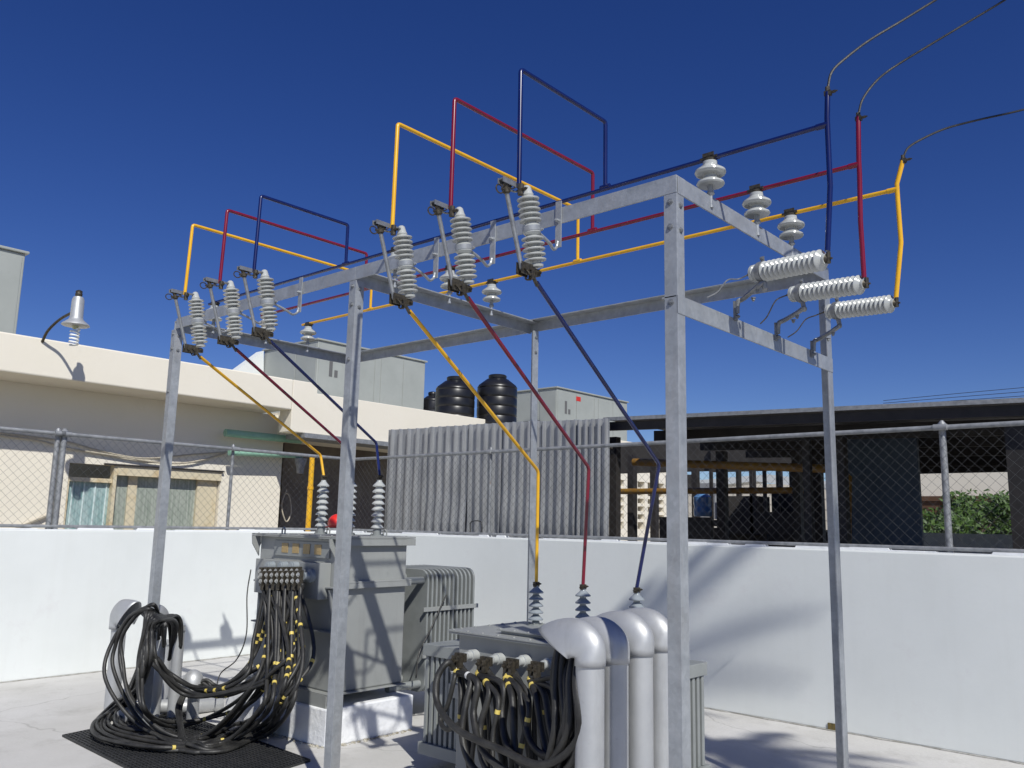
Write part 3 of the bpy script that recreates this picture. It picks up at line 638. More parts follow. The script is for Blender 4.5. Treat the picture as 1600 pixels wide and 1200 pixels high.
# each family: way points (photo x, y, plane Y or 'g' for lying at height z)
FAM = [
 # big outer loop, ends over the first hooded conduit
 [(455, 1000, 3.72), (425, 1060, 3.6), (360, 1130, ('z', .06)), (290, 1158, ('z', .04)), (215, 1130, ('z', .10)), (172, 1060, 3.0), (178, 1000, 3.05), (205, 958, 3.06), (236, 948, 3.10), (252, 975, 3.3), (255, 1010, 3.45)],
 [(430, 1000, 3.7), (395, 1070, 3.55), (330, 1140, ('z', .08)), (262, 1150, ('z', .05)), (212, 1100, 3.1), (188, 1040, 3.05), (195, 985, 3.1), (220, 952, 3.08), (240, 960, 3.14), (247, 1000, 3.4)],
 # middle loop into the open pipe
 [(445, 1010, 3.7), (420, 1058, 3.6), (350, 1083, 3.45), (285, 1078, 3.35), (240, 1040, 3.1), (230, 1000, 3.1), (246, 970, 3.16), (272, 962, 3.5), (283, 972, 3.6), (282, 1010, 3.62)],
 [(418, 1010, 3.7), (396, 1060, 3.6), (330, 1080, 3.5), (270, 1060, 3.4), (235, 1020, 3.1), (236, 985, 3.12), (255, 966, 3.3), (276, 968, 3.6), (279, 1005, 3.62)],
 # low loops on the mat
 [(440, 1040, 3.65), (410, 1110, 3.55), (350, 1158, ('z', .03)), (260, 1172, ('z', .03)), (170, 1160, ('z', .03)), (150, 1135, ('z', .04)), (185, 1100, ('z', .08)), (222, 1060, 3.1), (228, 1000, 3.08), (236, 962, 3.1), (250, 990, 3.4)],
 [(462, 1020, 3.65), (445, 1090, 3.5), (420, 1140, ('z', .04)), (345, 1170, ('z', .03)), (300, 1172, ('z', .03)), (285, 1158, ('z', .03)), (280, 1110, 3.4), (288, 1078, 3.5)],
 [(425, 1030, 3.7), (395, 1090, 3.6), (330, 1120, ('z', .10)), (270, 1130, ('z', .08)), (230, 1105, 3.05), (222, 1050, 3.06), (225, 990, 3.06), (232, 958, 3.1), (245, 985, 3.42)],
 [(405, 1020, 3.75), (385, 1050, 3.7), (340, 1074, 3.65), (320, 1066, 3.6), (310, 1070, 3.56)],
]
n1 = 26
for k in range(n1):
    c_ = k % 8; top = P(409+c_*8.3 + (2 if k >= 8 else 0), 906 + (6 if k >= 8 else 0), Y=3.80 - (.035 if k >= 8 else 0))
    fam = FAM[(k*3 + (k//8)) % 8 if k < 16 else (5, 7, 5, 4, 2, 3, 5, 7, 3, 5)[k-16]]; pts = [top, top-Vector((0, -.01, .06))]
    for a, (x, y, w_) in enumerate(fam):
        s_ = .018 if a > len(fam)-4 else .045
        ox = 0 if a else (P(409+c_*8.3, 1000, Y=3.72)-P(436, 1000, Y=3.72)).x*.7
        p = P(x, y, Z=w_[1]) if isinstance(w_, tuple) else P(x, y, Y=w_)
        p = jj(p, s_); p.x += ox; pts.append(p)
    tp = sorted(rn.uniform(.12, .42) for _ in range(rn.choice((2, 3, 3, 4)))) if k % 8 in (0, 2, 4, 5, 7) or k > 12 else ()
    if tp and k % 2 == 0: tp = [tp[0]+d_ for d_ in (0, .022, .044)]
    cable(pts, .0145, 'thick black cable hanging from the tall transformer and looping towards the left conduits', CG, tp, lug=1 if k < 16 else None)
# extra loops that lie on the mat
for k in range(5):
    s_ = k*.012
    q = [P(345-8*k, 1175-5*k, Z=.03), P(250, 1168-7*k, Z=.03), P(168+6*k, 1150-4*k, Z=.035), P(155+9*k, 1125-3*k, Z=.05), P(190+5*k, 1095, Z=.10), P(218+4*k, 1040, Y=3.08), P(224+3*k, 985, Y=3.08), P(238+3*k, 958+3*k, Y=3.12), P(262+3*k, 975, Y=3.5), P(266, 1030, Y=3.6)]
    q = [P(470-12*k, 915, Y=3.77), P(468-12*k, 960, Y=3.72), P(466-12*k, 1040, Y=3.62), P(455-11*k, 1105, Y=3.5), P(415-9*k, 1150-5*k, Z=.03)] + [jj(p, .012) for p in q]
    cable(q, .0145, 'thick black rubber cable lying in low coils across the front of the mat', 'coiled cables on the mat', (.08+.02*k, .11+.02*k) if k % 2 else ())
cable([P(392, 890, Y=3.9), P(386, 930, Y=3.85), P(385, 990, Y=3.8), P(370, 1030, Y=3.75), P(345, 1052, Y=3.7), P(338, 1075, Z=.02)], .005, 'thin black control wire hanging free at the left edge of the tall transformer', None, name='control_wire')
# standing bar of terminals on T1
mb = MB(); a, b = P(403, 893, Y=3.83), P(474, 897, Y=3.83); mb.box((a.x, 3.83, a.z-.045), (b.x, 3.85, a.z+.045)); 
mb.box((a.x-.02, 3.85, a.z-.015), (a.x+.02, 3.90, a.z+.015)); mb.build('terminal_bar', HARD, T1, .002)
mb = MB()
for x in (425, 445, 462): q = P(x, 884, Y=3.88); mb.lathe([(0, .035), (.05, .035), (.05, .028), (.06, .028)], (q.x, 3.89, q.z), (q.x, 3, q.z), n=16)
q = P(486, 900, Y=3.88); mb.lathe([(0, .05), (.03, .05), (.035, .03), (.08, .028)], (q.x, 3.89, q.z), (q.x, 3, q.z), n=16); mb.build('low_voltage_bushing', PORCG, T1)
# T2 cables
C2 = 'black cables hanging from the smaller transformer'
lab2 = 'thick black cable drooping from the smaller transformer'
FAM2 = [
 (0, [(700, 1035, 3.72), (683, 1060, 3.66), (684, 1100, 3.62), (715, 1140, 3.55), (780, 1170, 3.5), (850, 1195, 3.4), (905, 1150, 3.35), (900, 1070, 3.35), (905, 1015, 3.45)], (), (.12,)),
 (0, [(735, 1060, 3.72), (728, 1100, 3.66), (722, 1150, 3.62), (740, 1200, 3.6), (800, 1240, 3.55), (870, 1200, 3.45), (888, 1100, 3.4), (895, 1020, 3.5)], (.1,), (.2,)),
 (0, [(745, 1065, 3.70), (740, 1120, 3.66), (760, 1180, 3.55), (830, 1215, 3.45), (885, 1150, 3.38), (890, 1060, 3.42), (900, 1010, 3.5)], (.15,), ()),
 (1, [(785, 1070, 3.72), (784, 1120, 3.68), (795, 1170, 3.6), (840, 1200, 3.5), (890, 1140, 3.4), (893, 1050, 3.45), (905, 1008, 3.55)], (.07, .10), ()),
 (1, [(765, 1080, 3.70), (750, 1140, 3.66), (760, 1200, 3.6), (820, 1240, 3.5), (895, 1190, 3.38), (905, 1090, 3.36), (915, 1015, 3.5)], (.2, ), ()),
 (1, [(778, 1090, 3.66), (770, 1150, 3.62), (770, 1210, 3.58)], (.6, ), ()),
 (2, [(812, 1080, 3.70), (818, 1120, 3.66), (832, 1165, 3.58), (862, 1180, 3.48), (885, 1120, 3.42), (885, 1050, 3.5), (895, 1005, 3.6)], (.08, .11, .14), ()),
 (2, [(800, 1090, 3.68), (803, 1150, 3.64), (815, 1210, 3.6), (860, 1240, 3.5), (905, 1180, 3.4), (900, 1080, 3.42), (903, 1005, 3.55)], (.14, .19), ()),
 (2, [(825, 1100, 3.66), (815, 1165, 3.62), (800, 1230, 3.58)], (.6, .75), ()),
 (3, [(850, 1085, 3.70), (860, 1140, 3.62), (872, 1180, 3.52), (890, 1130, 3.46), (882, 1050, 3.52), (900, 1000, 3.62)], (), ()),
 (3, [(838, 1090, 3.68), (848, 1150, 3.62), (868, 1215, 3.52), (905, 1190, 3.42), (912, 1090, 3.44), (918, 1010, 3.6)], (.1, .2), ()),
 (3, [(862, 1075, 3.66), (885, 1110, 3.5), (905, 1150, 3.42), (915, 1230, 3.38)], (), ()),
 (3, [(870, 1060, 3.62), (880, 1100, 3.5), (896, 1160, 3.45), (890, 1240, 3.4)], (), ()),
 (0, [(710, 1060, 3.74), (700, 1100, 3.72), (688, 1125, 3.7), (700, 1140, 3.66), (725, 1125, 3.66)], (), ()),
]
for ti, fam, tp, wt_ in FAM2:
    s_ = LV[ti] + Vector((rn.uniform(-.02, .02), -.045, -.05)); pts = [s_, s_+Vector((0, -.01, -.03))] + [P(x, y, Y=Y_-.04) for x, y, Y_ in fam]
    cable(pts, .019 if len(fam) > 5 else .014, lab2, C2, tp, white=wt_)
for k in range(14):
    x = 716+k*11; ti = min(3, int(k/3.6)); a_ = LV[ti] + Vector((rn.uniform(-.03, .03), -.01, -.05)); yy = 3.78-rn.uniform(.0, .09)
    cable([a_, P(x+rn.uniform(-4, 4), 1085, Y=yy), P(x+rn.uniform(-9, 9), 1140, Y=yy), P(x+rn.uniform(-12, 12)+6, 1200, Y=yy), P(x+rn.uniform(-15, 15)+14, 1260, Y=yy)], rn.choice((.014, .018)), 'black cable dropping straight down in front of the smaller transformer tank', 'cables dropping in front of the smaller transformer', (rn.uniform(.25, .5),) if k % 3 == 0 else ())
# dense sheaf rising into the hoods
for k in range(12):
    x = 868+k*9; y0 = 3.42+rn.uniform(-.03, .1); pts = [P(x-22+rn.uniform(-12, 12), 1250, Y=y0), P(x+rn.uniform(-8, 8), 1150, Y=y0), P(x+rn.uniform(-6, 6), 1070, Y=y0+.04), P(x+4, 1015, Y=y0+.08), P(x+22, 990, Y=y0+.12)]
    if pts[-1].x > -2.62: pts = [p + Vector((-.1, .0, 0)) for p in pts]
    cable(pts, .018, 'thick black cable in the dense sheaf rising into the silver hoods', 'sheaf of cables under the silver hoods')

# ------------------------------------------------------------------ left building with overhanging parapet
XP = -12.0
LB = thing('flat_roofed_building', (-15, 3, 0), 'cream rendered building with a deep overhanging parapet behind the left wall', 'building')
yE = P(456, 640, X=XP).y
MB().box((XP-.95, -14, 3.40), (XP, yE, 3.91)).build('parapet', CREAM, LB, .02)
yw_end = P(440, 760, X=XP-.95).y
mb = MB(); wy0, wy1 = P(97, 780, X=XP-.95).y, P(345, 780, X=XP-.95).y; wz = P(200, 735, X=XP-.95).z
XWL = XP-.85
wy0, wy1 = P(103, 780, X=XWL).y, P(342, 780, X=XWL).y; wz = P(250, 732, X=XWL).z
yw_end = P(438, 760, X=XWL).y
mb.box((XWL-.25, -14, 0), (XWL, wy0, 3.399)); mb.box((XWL-.25, wy1, 0), (XWL, yw_end, 3.399)); mb.box((XWL-.25, wy0, wz), (XWL, wy1, 3.399)); mb.box((XWL-.25, wy0, 0), (XWL, wy1, .9))
mb.build('front_wall', CREAM, LB)
MB().box((-24, -14, 3.3), (XP-.951, yE, 3.55)).box((-24, yE-.3, 0), (XWL-.251, yE-.05, 3.3)).build('roof', CREAM, LB)
wm = P(175, 760, X=XWL).y
PANE = mat('turquoise_dusty_glass', (.20, .33, .33), .15, 0, col2=(.42, .52, .52), scale=7, stretch=(1, 6, .5), spec=.8)
PANE2 = mat('olive_curtained_glass', (.24, .28, .24), .2, 0, col2=(.40, .43, .38), scale=5, stretch=(1, 6, .4), spec=.8)
wv = MB(); wv.box((XWL-.10, wy0+.03, .9), (XWL-.09, wm, wz-.25)); W1 = wv.build('window', PANE, LB); 
wv = MB(); wv.box((XWL-.13, wm+.02, .9), (XWL-.12, wy1-.35, wz-.02)); W2 = wv.build('window', PANE2, LB)
mb = MB()
k = wy0+.1
while k < wm-.05: mb.tube([(XWL-.085, k, .9), (XWL-.085, k+.01, wz-.26)], .012, 6); k += .16
mb.build('curtain_fold', mat('white_curtain', (.55, .66, .66), .6), W1)
mb = MB(); mb.box((XWL-.08, wy0, wz-.26), (XWL-.02, wm, wz-.2)); mb.box((XWL-.08, wy0, .9), (XWL-.02, wy0+.03, wz-.26)); mb.build('frame', RUST, W1)
mb = MB(); mb.box((XWL-.11, wm, .9), (XWL+.02, wm+.05, wz)); mb.box((XWL-.11, wy1-.36, .9), (XWL-.06, wy1-.02, wz-.05)); mb.box((XWL-.11, wm+.28, .9), (XWL-.09, wm+.42, wz-.1)); mb.box((XWL-.11, wm+.05, wz-.14), (XWL+.03, wy1, wz-.0))
mb.build('frame', RUST, W2)
MB().box((XWL-.15, wm-.15, wz+.003), (XWL+.06, wy1+.03, wz+.025)).build('lintel_drip', DARKS, W2)
# draped cables on the wall
for a, (pts, r_) in enumerate((([(0, 680), (60, 688), (105, 700), (180, 712), (250, 723), (300, 722), (352, 708)], .014), ([(0, 676), (50, 682), (105, 690), (160, 705), (225, 716), (300, 710), (355, 706)], .012))):
    o = MB().tube([P(x, y, X=XWL+.05) for x, y in pts], r_, 8, 5).build('wall_cable', mat('dusty_cable%d' % a, (.42, .38, .30), .7))
    tag(o, ('lower' if a == 0 else 'upper')+' dusty cable sagging across the cream wall above the window', 'cable', 'cables draped on the cream wall')
o = MB().tube([P(0, 834, X=XWL+.05), P(20, 826, X=XWL+.05), P(80, 802, X=XWL+.05), P(92, 799, X=XWL+.05)], .02, 8, 4).build('wall_pipe', mat('cream_pipe', (.55, .5, .4), .6)); tag(o, 'thin cream pipe rising at a slant low on the cream wall at far left', 'pipe')
# wall lamp
lb = P(66, 534, X=XP); LM = thing('wall_lamp', lb, 'silver bell shaped lamp on a curved arm above the cream parapet', 'lamp')
lx = P(119, 500, Y=lb.y-.0); lc = P(119, 500, X=XP+.75)
MB().tube([lb, lb+Vector((.16, .0, .13)), (lb+lc)/2+Vector((0, 0, .16)), lc+Vector((-.06, -.01, .12))], .018, 10, 5).build('arm', DARKM, LM)
hd = MB().lathe([(-.08, .155), (-.072, .168), (-.055, .16), (-.02, .115), (.0, .09), (.03, .078), (.26, .074), (.30, .06), (.31, .035)], lc, n=28).build('housing', ALU, LM)
MB().lathe([(.305, .03), (.32, .042), (.345, .044), (.36, .038), (.38, .042), (.395, .02)], lc, n=14).build('photocell', DARKM, LM)
bl = MB().lathe([(-.12, .03), (-.08, .04), (-.06, .04)], lc, n=16)
bl.build('socket', mat('lamp_socket', (.5, .5, .3), .5), LM)
mb = MB(); pts = []
for k in range(70): a = k*.42; pts.append(lc+Vector((math.cos(a)*.05, math.sin(a)*.05, -.12-.003*k)))
mb.tube(pts, .013, 6); mb.build('spiral_bulb', GLASSW, LM)

# second building further on
yR = P(1000, 690, X=XP).y
B2 = thing('low_building', (-14, 14, 0), 'cream building with a plain parapet carrying the rooftop units behind the zinc sheets', 'building')
pz = 3.74
y497 = P(497, 600, X=XP).y
MB().poly([(XP-.003, yE+.003, 3.04), (XP-.003, 21, 3.04), (XP-.003, 21, pz), (XP-.003, y497, pz), (XP-.003, y497, 3.91), (XP-.003, yE+.003, 3.91)], (-.35, 0, 0)).build('parapet', CREAM, B2, .01)
MB().box((-24, yE+.302, 3.0), (XP-.352, 21, 3.45)).build('roof', CREAM, B2)
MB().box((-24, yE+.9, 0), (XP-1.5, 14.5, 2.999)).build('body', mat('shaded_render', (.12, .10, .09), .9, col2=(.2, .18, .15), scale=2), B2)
MB().box((XP-.5, yE+.25, 2.96), (XP+.05, 14.5, 3.038)).build('flashing', GALVD, B2)
mb = MB(); mb.box((XP-.3, 14.6, 0), (XP-.005, 21, 1.55)); mb.box((XP-.3, 14.6, 2.75), (XP-.005, 21, 3.039)); 
for k in range(14): mb.box((XP-.28, 14.6+k*.475, 1.551), (XP-.01, 14.75+k*.475, 2.749))
for k in range(5): mb.box((XP-.26, 14.6, 1.72+k*.2), (XP-.03, 21, 1.80+k*.2))
mb.build('lattice_wall', CREAM, B2)
# pale gable bit beyond the parapet
g = [P(372, 577, X=-17.0), P(412, 548, X=-17.0), P(412, 640, X=-17.0), P(340, 640, X=-17.0), P(340, 588, X=-17)]
o = MB().poly(g, (-.3, 0, 0)).build('gable_wall', WHITE); tag(o, 'white sloping gable rising behind the parapet at the left of the rooftop unit', 'gable')

def ac_unit(name, label, corner, wx, ly, z0, z1, seed=0, sign=True):
    """corner = (X, Y) of the near vertical edge; box goes -X by wx, +Y by ly"""
    X, Y = corner; t = thing(name, (X-wx/2, Y+ly/2, z0), label, 'air unit', 'air handling units on the roofs')
    MB().box((X-wx, Y, z0), (X, Y+ly, z1)).build('casing', ACG, t, .015)
    MB().box((X-wx-.04, Y-.04, z1+.001), (X+.04, Y+ly+.04, z1+.04)).build('roof_cap', ACG, t, .01)
    rn_ = random.Random(seed); cuts = [0, .25, .50, .56, .78, 1.0]
    for a, b in zip(cuts, cuts[1:]):
        MB().box((X+.001, Y+.03+a*(ly-.06)+.012, z0+.08), (X+.012, Y+.03+b*(ly-.06)-.012, z1-.06)).build('side_panel', ACG, t, .003)
    for a, b in ((0, .62), (.64, 1)):
        MB().box((X-wx+.03+a*(wx-.06), Y-.012, z0+.08), (X-wx+.03+b*(wx-.06), Y-.001, z1-.06)).build('end_panel', ACG, t, .003)
    m = MB(); m.box((X-wx*.7, Y-.08, z1-.5*(z1-z0)), (X-wx*.35, Y-.013, z1-.5*(z1-z0)+.02)); m.build('handle', DARKM, t)
    lv = MB()
    for yy in (.10, .145): lv.box((X+.013, Y+ly*yy, z0+(z1-z0)*.62), (X+.016, Y+ly*(yy+.028), z0+(z1-z0)*(.82 if yy == .10 else .70)))
    lv.box((X+.013, Y+ly*.6, z0+(z1-z0)*.32), (X+.017, Y+ly*.76, z0+(z1-z0)*.325)); lv.box((X+.013, Y+ly*.69, z0+(z1-z0)*.16), (X+.016, Y+ly*.72, z0+(z1-z0)*.30))
    lv.build('vent_slot', mat('dark_slot%d' % seed, (.12, .12, .12), .6), t)
    if sign: MB().box((X+.013, Y+ly*.25, z1-.24), (X+.017, Y+ly*.31, z1-.12)).build('maker_plate', LABELR, t)
    return t
c = P(497, 540, X=-15.0); e = P(665, 560, X=-15.0); c0 = P(412, 560, Y=c.y)
ac_unit('air_handling_unit', 'long grey green air handling unit standing left of the black tanks', (-15.0, c.y), -15.0-c0.x, e.y-c.y, 3.45, P(497, 531, X=-15.0).z, 1)
c = P(870, 620, X=-13.6); e = P(980, 640, X=-13.6); c0 = P(800, 620, Y=c.y)
ac_unit('air_handling_unit', 'grey green air handling unit standing right of the black tanks', (-13.6, c.y), -13.6-c0.x, e.y-c.y, 3.45, P(870, 606, X=-13.6).z, 2)
c = P(35, 440, X=-13.3)
ac_unit('air_handling_unit', 'pale green air handling unit cut off by the left photo edge', (-13.3, c.y-3.2), 2.0, 3.2, 3.55, P(35, 396, X=-13.3).z, 3, sign=False)
# black water tanks
def tank(x0, x1, ytop, ybot, Y, label):
    a, b = P(x0, ybot, Y=Y), P(x1, ybot, Y=Y); r = (b.x-a.x)*.74/2; cx = (a.x+b.x)/2; zt = P((x0+x1)/2, ytop, Y=Y).z; z0 = 3.46; h = zt-z0
    t = thing('water_tank', (cx, Y, z0), label, 'water tank', 'black water tanks on the roof')
    pr = [(0, r*.96)]
    hb = h-.42*r-.12
    for k in range(5):
        z = hb*k/5; pr += [(z+.02, r), (z+hb/5-.05, r), (z+hb/5-.03, r*.975), (z+hb/5-.01, r)]
    pr += [(hb, r), (hb+.12*r, r*.93), (hb+.42*r, r*.55), (hb+.42*r, r*.42), (hb+.45*r+.04, r*.42)]
    MB().lathe(pr, (cx, Y, z0), n=40).build('body', BLACKP, t)
    MB().lathe([(0, r*.45), (.05, r*.46), (.07, r*.40), (.085, r*.2)], (cx, Y, z0+h-.09), n=30).build('lid', BLACKP, t)
tank(745, 808, 585, 660, 13.2, 'right hand black plastic water tank, slightly taller, touching its neighbour')
tank(681, 740, 588, 660, 12.4, 'middle black plastic water tank with a white mark near its rim')
tank(660, 690, 612, 655, 14.2, 'small black tank peeping out between the long unit and the other tanks')

# green pipes and yellow pipe in the dark gap
yg = 7.9
for a, (p0, p1, r_, lb_) in enumerate((((352, 676), (470, 688), .062, 'upper pale green pipe sticking out of the cream wall'), ((358, 707), (472, 712), .05, 'lower pale green pipe just above the fence rail'))):
    A_, B__ = P(*p0, X=XWL+.25), P(*p1, X=XWL+.25); o = MB().tube([A_, B__], r_, 16).build('green_pipe', GREEN, loc=A_); tag(o, lb_, 'pipe', 'green pipes by the dark gap')
YP1 = P(481, 830, Y=8.6); o = MB().tube([(YP1.x, 8.6, 0), (YP1.x, 8.6, P(481, 712, Y=8.6).z)], .045, 12).lathe([(0, .055), (.05, .055)], (YP1.x, 8.6, P(481, 765, Y=8.6).z), n=12).build('yellow_pipe', YEL); tag(o, 'upright yellow pipe in the dark gap left of the zinc sheets', 'pipe')
mb = MB(); q = P(470, 720, Y=8.7); mb.lathe([(-.22, .06), (-.12, .07), (.02, .11), (.04, .11)], q, n=14); tag(mb.build('vent_fitting', GALVD), 'dull metal fitting hanging beside the upright yellow pipe', 'fitting')
mb = MB(); q = P(440, 770, X=XWL-.05)
mb.tube([P(448, 765, X=XWL-.3), P(440, 790, X=XWL-.3), P(447, 815, X=XWL-.3), P(455, 800, X=XWL-.3), P(452, 775, X=XWL-.3), P(445, 770, X=XWL-.3)], .012, 6, 5); tag(mb.build('cable_coil', mat('pale_coil', (.5, .45, .36), .7)), 'small pale coil of wire hanging in the dark gap', 'wire coil')

# ------------------------------------------------------------------ corrugated zinc sheets
YS = 8.2; x0 = P(604, 750, Y=YS).x; x1 = P(950, 750, Y=YS).x
SH = thing('zinc_sheet_wall', ((x0+x1)/2, YS, 0), 'corrugated zinc sheet screen between the dark gap and the dark shed', 'sheet wall')
edges = [604, 668, 728, 785, 843, 902, 950]
tops = [672, 668, 664, 661, 659, 657]
rn = random.Random(21)
for k in range(6):
    a, b = P(edges[k], 750, Y=YS).x, P(edges[k+1], 750, Y=YS).x+.03; zt = P(edges[k], tops[k], Y=YS).z; zt2 = P(edges[k+1], tops[k]-3, Y=YS).z; mb = MB(); n = 5; p = (b-a)/n; prof = []
    yo = YS - .012*(k % 2)
    for j in range(n):
        for u, v in ((0, 0), (.46, 0), (.58, -.05), (.70, -.05), (.74, 0)): prof.append((a+(j+u)*p, yo+v))
    prof.append((b, yo))
    zb = .3
    rows = [zb, 1.45, 1.75, 2.1, 2.5, 1.0]
    rows = [zb, 1.2, 1.6, 2.0, 2.4, None]; V = []
    for ri, z in enumerate(rows):
        dy = [0, rn.uniform(-.015, .015), rn.uniform(-.02, .02), rn.uniform(-.015, .015), 0, 0][ri]
        V.append([mb.bm.verts.new((x, y+dy, z if z else zt+(zt2-zt)*(x-a)/(b-a))) for x, y in prof])
    for r1, r2 in zip(V, V[1:]):
        for j in range(len(prof)-1): mb.bm.faces.new((r1[j], r1[j+1], r2[j+1], r2[j]))
    o = mb.build('zinc_sheet', SHEET, SH); m = o.modifiers.new('s', 'SOLIDIFY'); m.thickness = .002
mb = MB(); mb.box((x0, YS+.06, 1.2), (x1, YS+.1, 1.26)); mb.box((x0, YS+.06, 2.5), (x1, YS+.1, 2.56)); mb.build('support_rail', DARKS, SH)
# wire handle standing on the wall before the sheets
mb = MB(); mb.tube([P(735, 832, Y=YW+.15), P(735, 818, Y=YW+.15), P(741, 814, Y=YW+.15), P(752, 816, Y=YW+.15), P(753, 832, Y=YW+.15)], .006, 6, 4); tag(mb.build('wire_hoop', RUB), 'small black wire hoop on the wall top before the zinc sheets', 'wire hoop')

# ------------------------------------------------------------------ dark open shed
xs0 = P(950, 700, Y=8.5).x; xs1 = 9.0
SD = thing('open_shed', (1, 12, 0), 'dark open shed with low sheet roof and steel columns behind the right fence', 'shed')
za = P(950, 654, Y=8.3).z; zb_ = P(1600, 624, Y=8.3).z; xa, xb = P(950, 654, Y=8.3).x, P(1600, 624, Y=8.3).x
slope = (zb_-za)/(xb-xa)
def rz(x): return za + slope*(x-xa)
mb = MB(); n = 160; x_l, x_r = xa-.05, 3.0; prof = []
for k in range(n+1):
    x = x_l+(x_r-x_l)*k/n; prof.append((x, rz(x) - (.012 if k % 2 else 0)))
Vf = [mb.bm.verts.new((x, 8.3, z)) for x, z in prof]; Vb = [mb.bm.verts.new((x, 14.6, z+.0)) for x, z in prof]
for k in range(n): mb.bm.faces.new((Vf[k], Vf[k+1], Vb[k+1], Vb[k]))
fe = MB().poly([(x_l, 8.27, rz(x_l)-.03), (x_r, 8.27, rz(x_r)-.03), (x_r, 8.27, rz(x_r)+.012), (x_l, 8.27, rz(x_l)+.012)], (0, .02, 0)).build('roof_flashing', GALVD, SD)
o = mb.build('roof_sheet', ROOFU, SD); m = o.modifiers.new('s', 'SOLIDIFY'); m.thickness = .01
mb = MB(); A1 = Vector((x_l, 8.32, rz(x_l)-.04)); A2 = Vector((x_r, 8.32, rz(x_r)-.04)); mb.poly([A1, A2, A2-Vector((0, 0, .10)), A1-Vector((0, 0, .10))], (0, .06, 0)); mb.build('front_beam', DARKS, SD)
mb = MB()
for y in (9.4, 10.6, 12, 14): mb.poly([(x_l, y, rz(x_l)-.04), (x_r, y, rz(x_r)-.04), (x_r, y, rz(x_r)-.2), (x_l, y, rz(x_l)-.2)], (0, .06, 0))
mb.build('purlin', DARKS, SD)
def col(x, Y, w_=.1):
    q = P(x, 800, Y=Y); MB().box((q.x-w_/2, Y, 0), (q.x+w_/2, Y+w_, rz(q.x)-.205)).build('column', DARKS, SD)
for x, Y, w_ in ((957, 8.45, .1), (1595, 8.45, .16), (985, 11.2, .11), (1126, 10.7, .12), (1245, 10.7, .10), (1278, 12.3, .12), (1085, 13, .1), (1313, 9.1, .12), (1020, 13.8, .12), (1155, 14, .06), (1178, 14, .06), (1220, 14, .06), (1262, 9.3, .08)): col(x, Y, w_)
# back & side structure, so that the inside is dark
mb = MB(); q0 = P(1322, 700, Y=10.0); q1 = P(1433, 700, Y=10.0); mb.box((q0.x, 10.0, 0), (q1.x, 10.06, 2.75)); mb.build('blue_panel', BLUEP, SD)
def quad(x0_, y0_, x1_, y1_, Y, m, name, th=.08, parent=SD):
    a_, b_, c_, d_ = P(x0_, y0_, Y=Y), P(x1_, y0_, Y=Y), P(x1_, y1_, Y=Y), P(x0_, y1_, Y=Y)
    a_.z = b_.z = (a_.z+b_.z)/2; d_.z = c_.z = (c_.z+d_.z)/2; c_.x = b_.x; d_.x = a_.x
    return MB().poly([a_, b_, c_, d_], (0, th, 0)).build(name, m, parent)
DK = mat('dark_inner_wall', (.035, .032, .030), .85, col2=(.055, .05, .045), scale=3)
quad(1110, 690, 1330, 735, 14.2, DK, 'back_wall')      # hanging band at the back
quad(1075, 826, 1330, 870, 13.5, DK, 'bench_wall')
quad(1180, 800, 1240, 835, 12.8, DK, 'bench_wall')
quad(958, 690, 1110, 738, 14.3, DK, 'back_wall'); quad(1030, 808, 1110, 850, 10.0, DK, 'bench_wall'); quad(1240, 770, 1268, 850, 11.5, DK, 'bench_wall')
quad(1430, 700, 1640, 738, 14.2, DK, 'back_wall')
# side wall closing the shed at the left behind the zinc sheets
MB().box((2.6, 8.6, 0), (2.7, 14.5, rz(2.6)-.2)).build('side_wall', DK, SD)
# yellow gas pipes
YO = mat('ochre_pipe_paint', (.26, .14, .015), .5, col2=(.20, .10, .015), scale=4)
o = MB().tube([P(990, 722, Y=9.6), P(1310, 733, Y=9.6), P(1322, 745, Y=9.6), P(1323, 870, Y=9.6)], .05, 12).build('yellow_pipe', YO, loc=P(1200, 730, Y=9.6)); tag(o, 'thick ochre pipe running under the shed roof and turning down beside the blue panel', 'pipe')
o = MB().tube([P(950, 768, Y=11.0), P(1265, 766, Y=11.0)], .045, 12).build('yellow_pipe', YO, loc=P(1100, 767, Y=11)); tag(o, 'lower ochre pipe crossing the middle of the dark shed', 'pipe')
# yard beyond: bright facades
GR = 'buildings seen through the shed'
def far_building(x0_, y0_, x1_, y1_, Y, m, label, winds=()):
    a_, c_ = P(x0_, y0_, Y=Y), P(x1_, y1_, Y=Y); t = thing('far_building', ((a_.x+c_.x)/2, Y, 0), label, 'building', GR)
    zt = P((x0_+x1_)/2, y0_, Y=Y).z
    k_ = .7; w_ = c_.x-a_.x; MB().poly([(a_.x, Y, 0), (a_.x+w_, Y+w_*k_, 0), (a_.x+w_-2, Y+w_*k_+3, 0), (a_.x-2, Y+3, 0)], (0, 0, zt)).build('wall', m, t)
    for (wx0, wy0_, wx1, wy1_) in winds:
        p_, q_ = P(wx0, wy0_, Y=Y), P(wx1, wy1_, Y=Y); f_ = (p_.x-a_.x)*k_; f2 = (q_.x-a_.x)*k_; MB().poly([(p_.x, Y+f_-.06, q_.z), (q_.x, Y+f2-.06, q_.z), (q_.x, Y+f2-.06, p_.z), (p_.x, Y+f_-.06, p_.z)], (0, .05, 0)).build('window', DK, t)
    return t
far_building(1075, 752, 1300, 870, 30, mat('drab_facade', (.38, .35, .30), .85, col2=(.45, .42, .36), scale=1.5), 'white facade seen through the middle of the shed', [(1143, 786, 1165, 810), (1175, 770, 1200, 840), (1215, 775, 1235, 800)])
FBt = thing('far_building', P(1510, 800, Y=22), 'cream building with a brown canopy edge behind the small tree at right', 'building', GR)
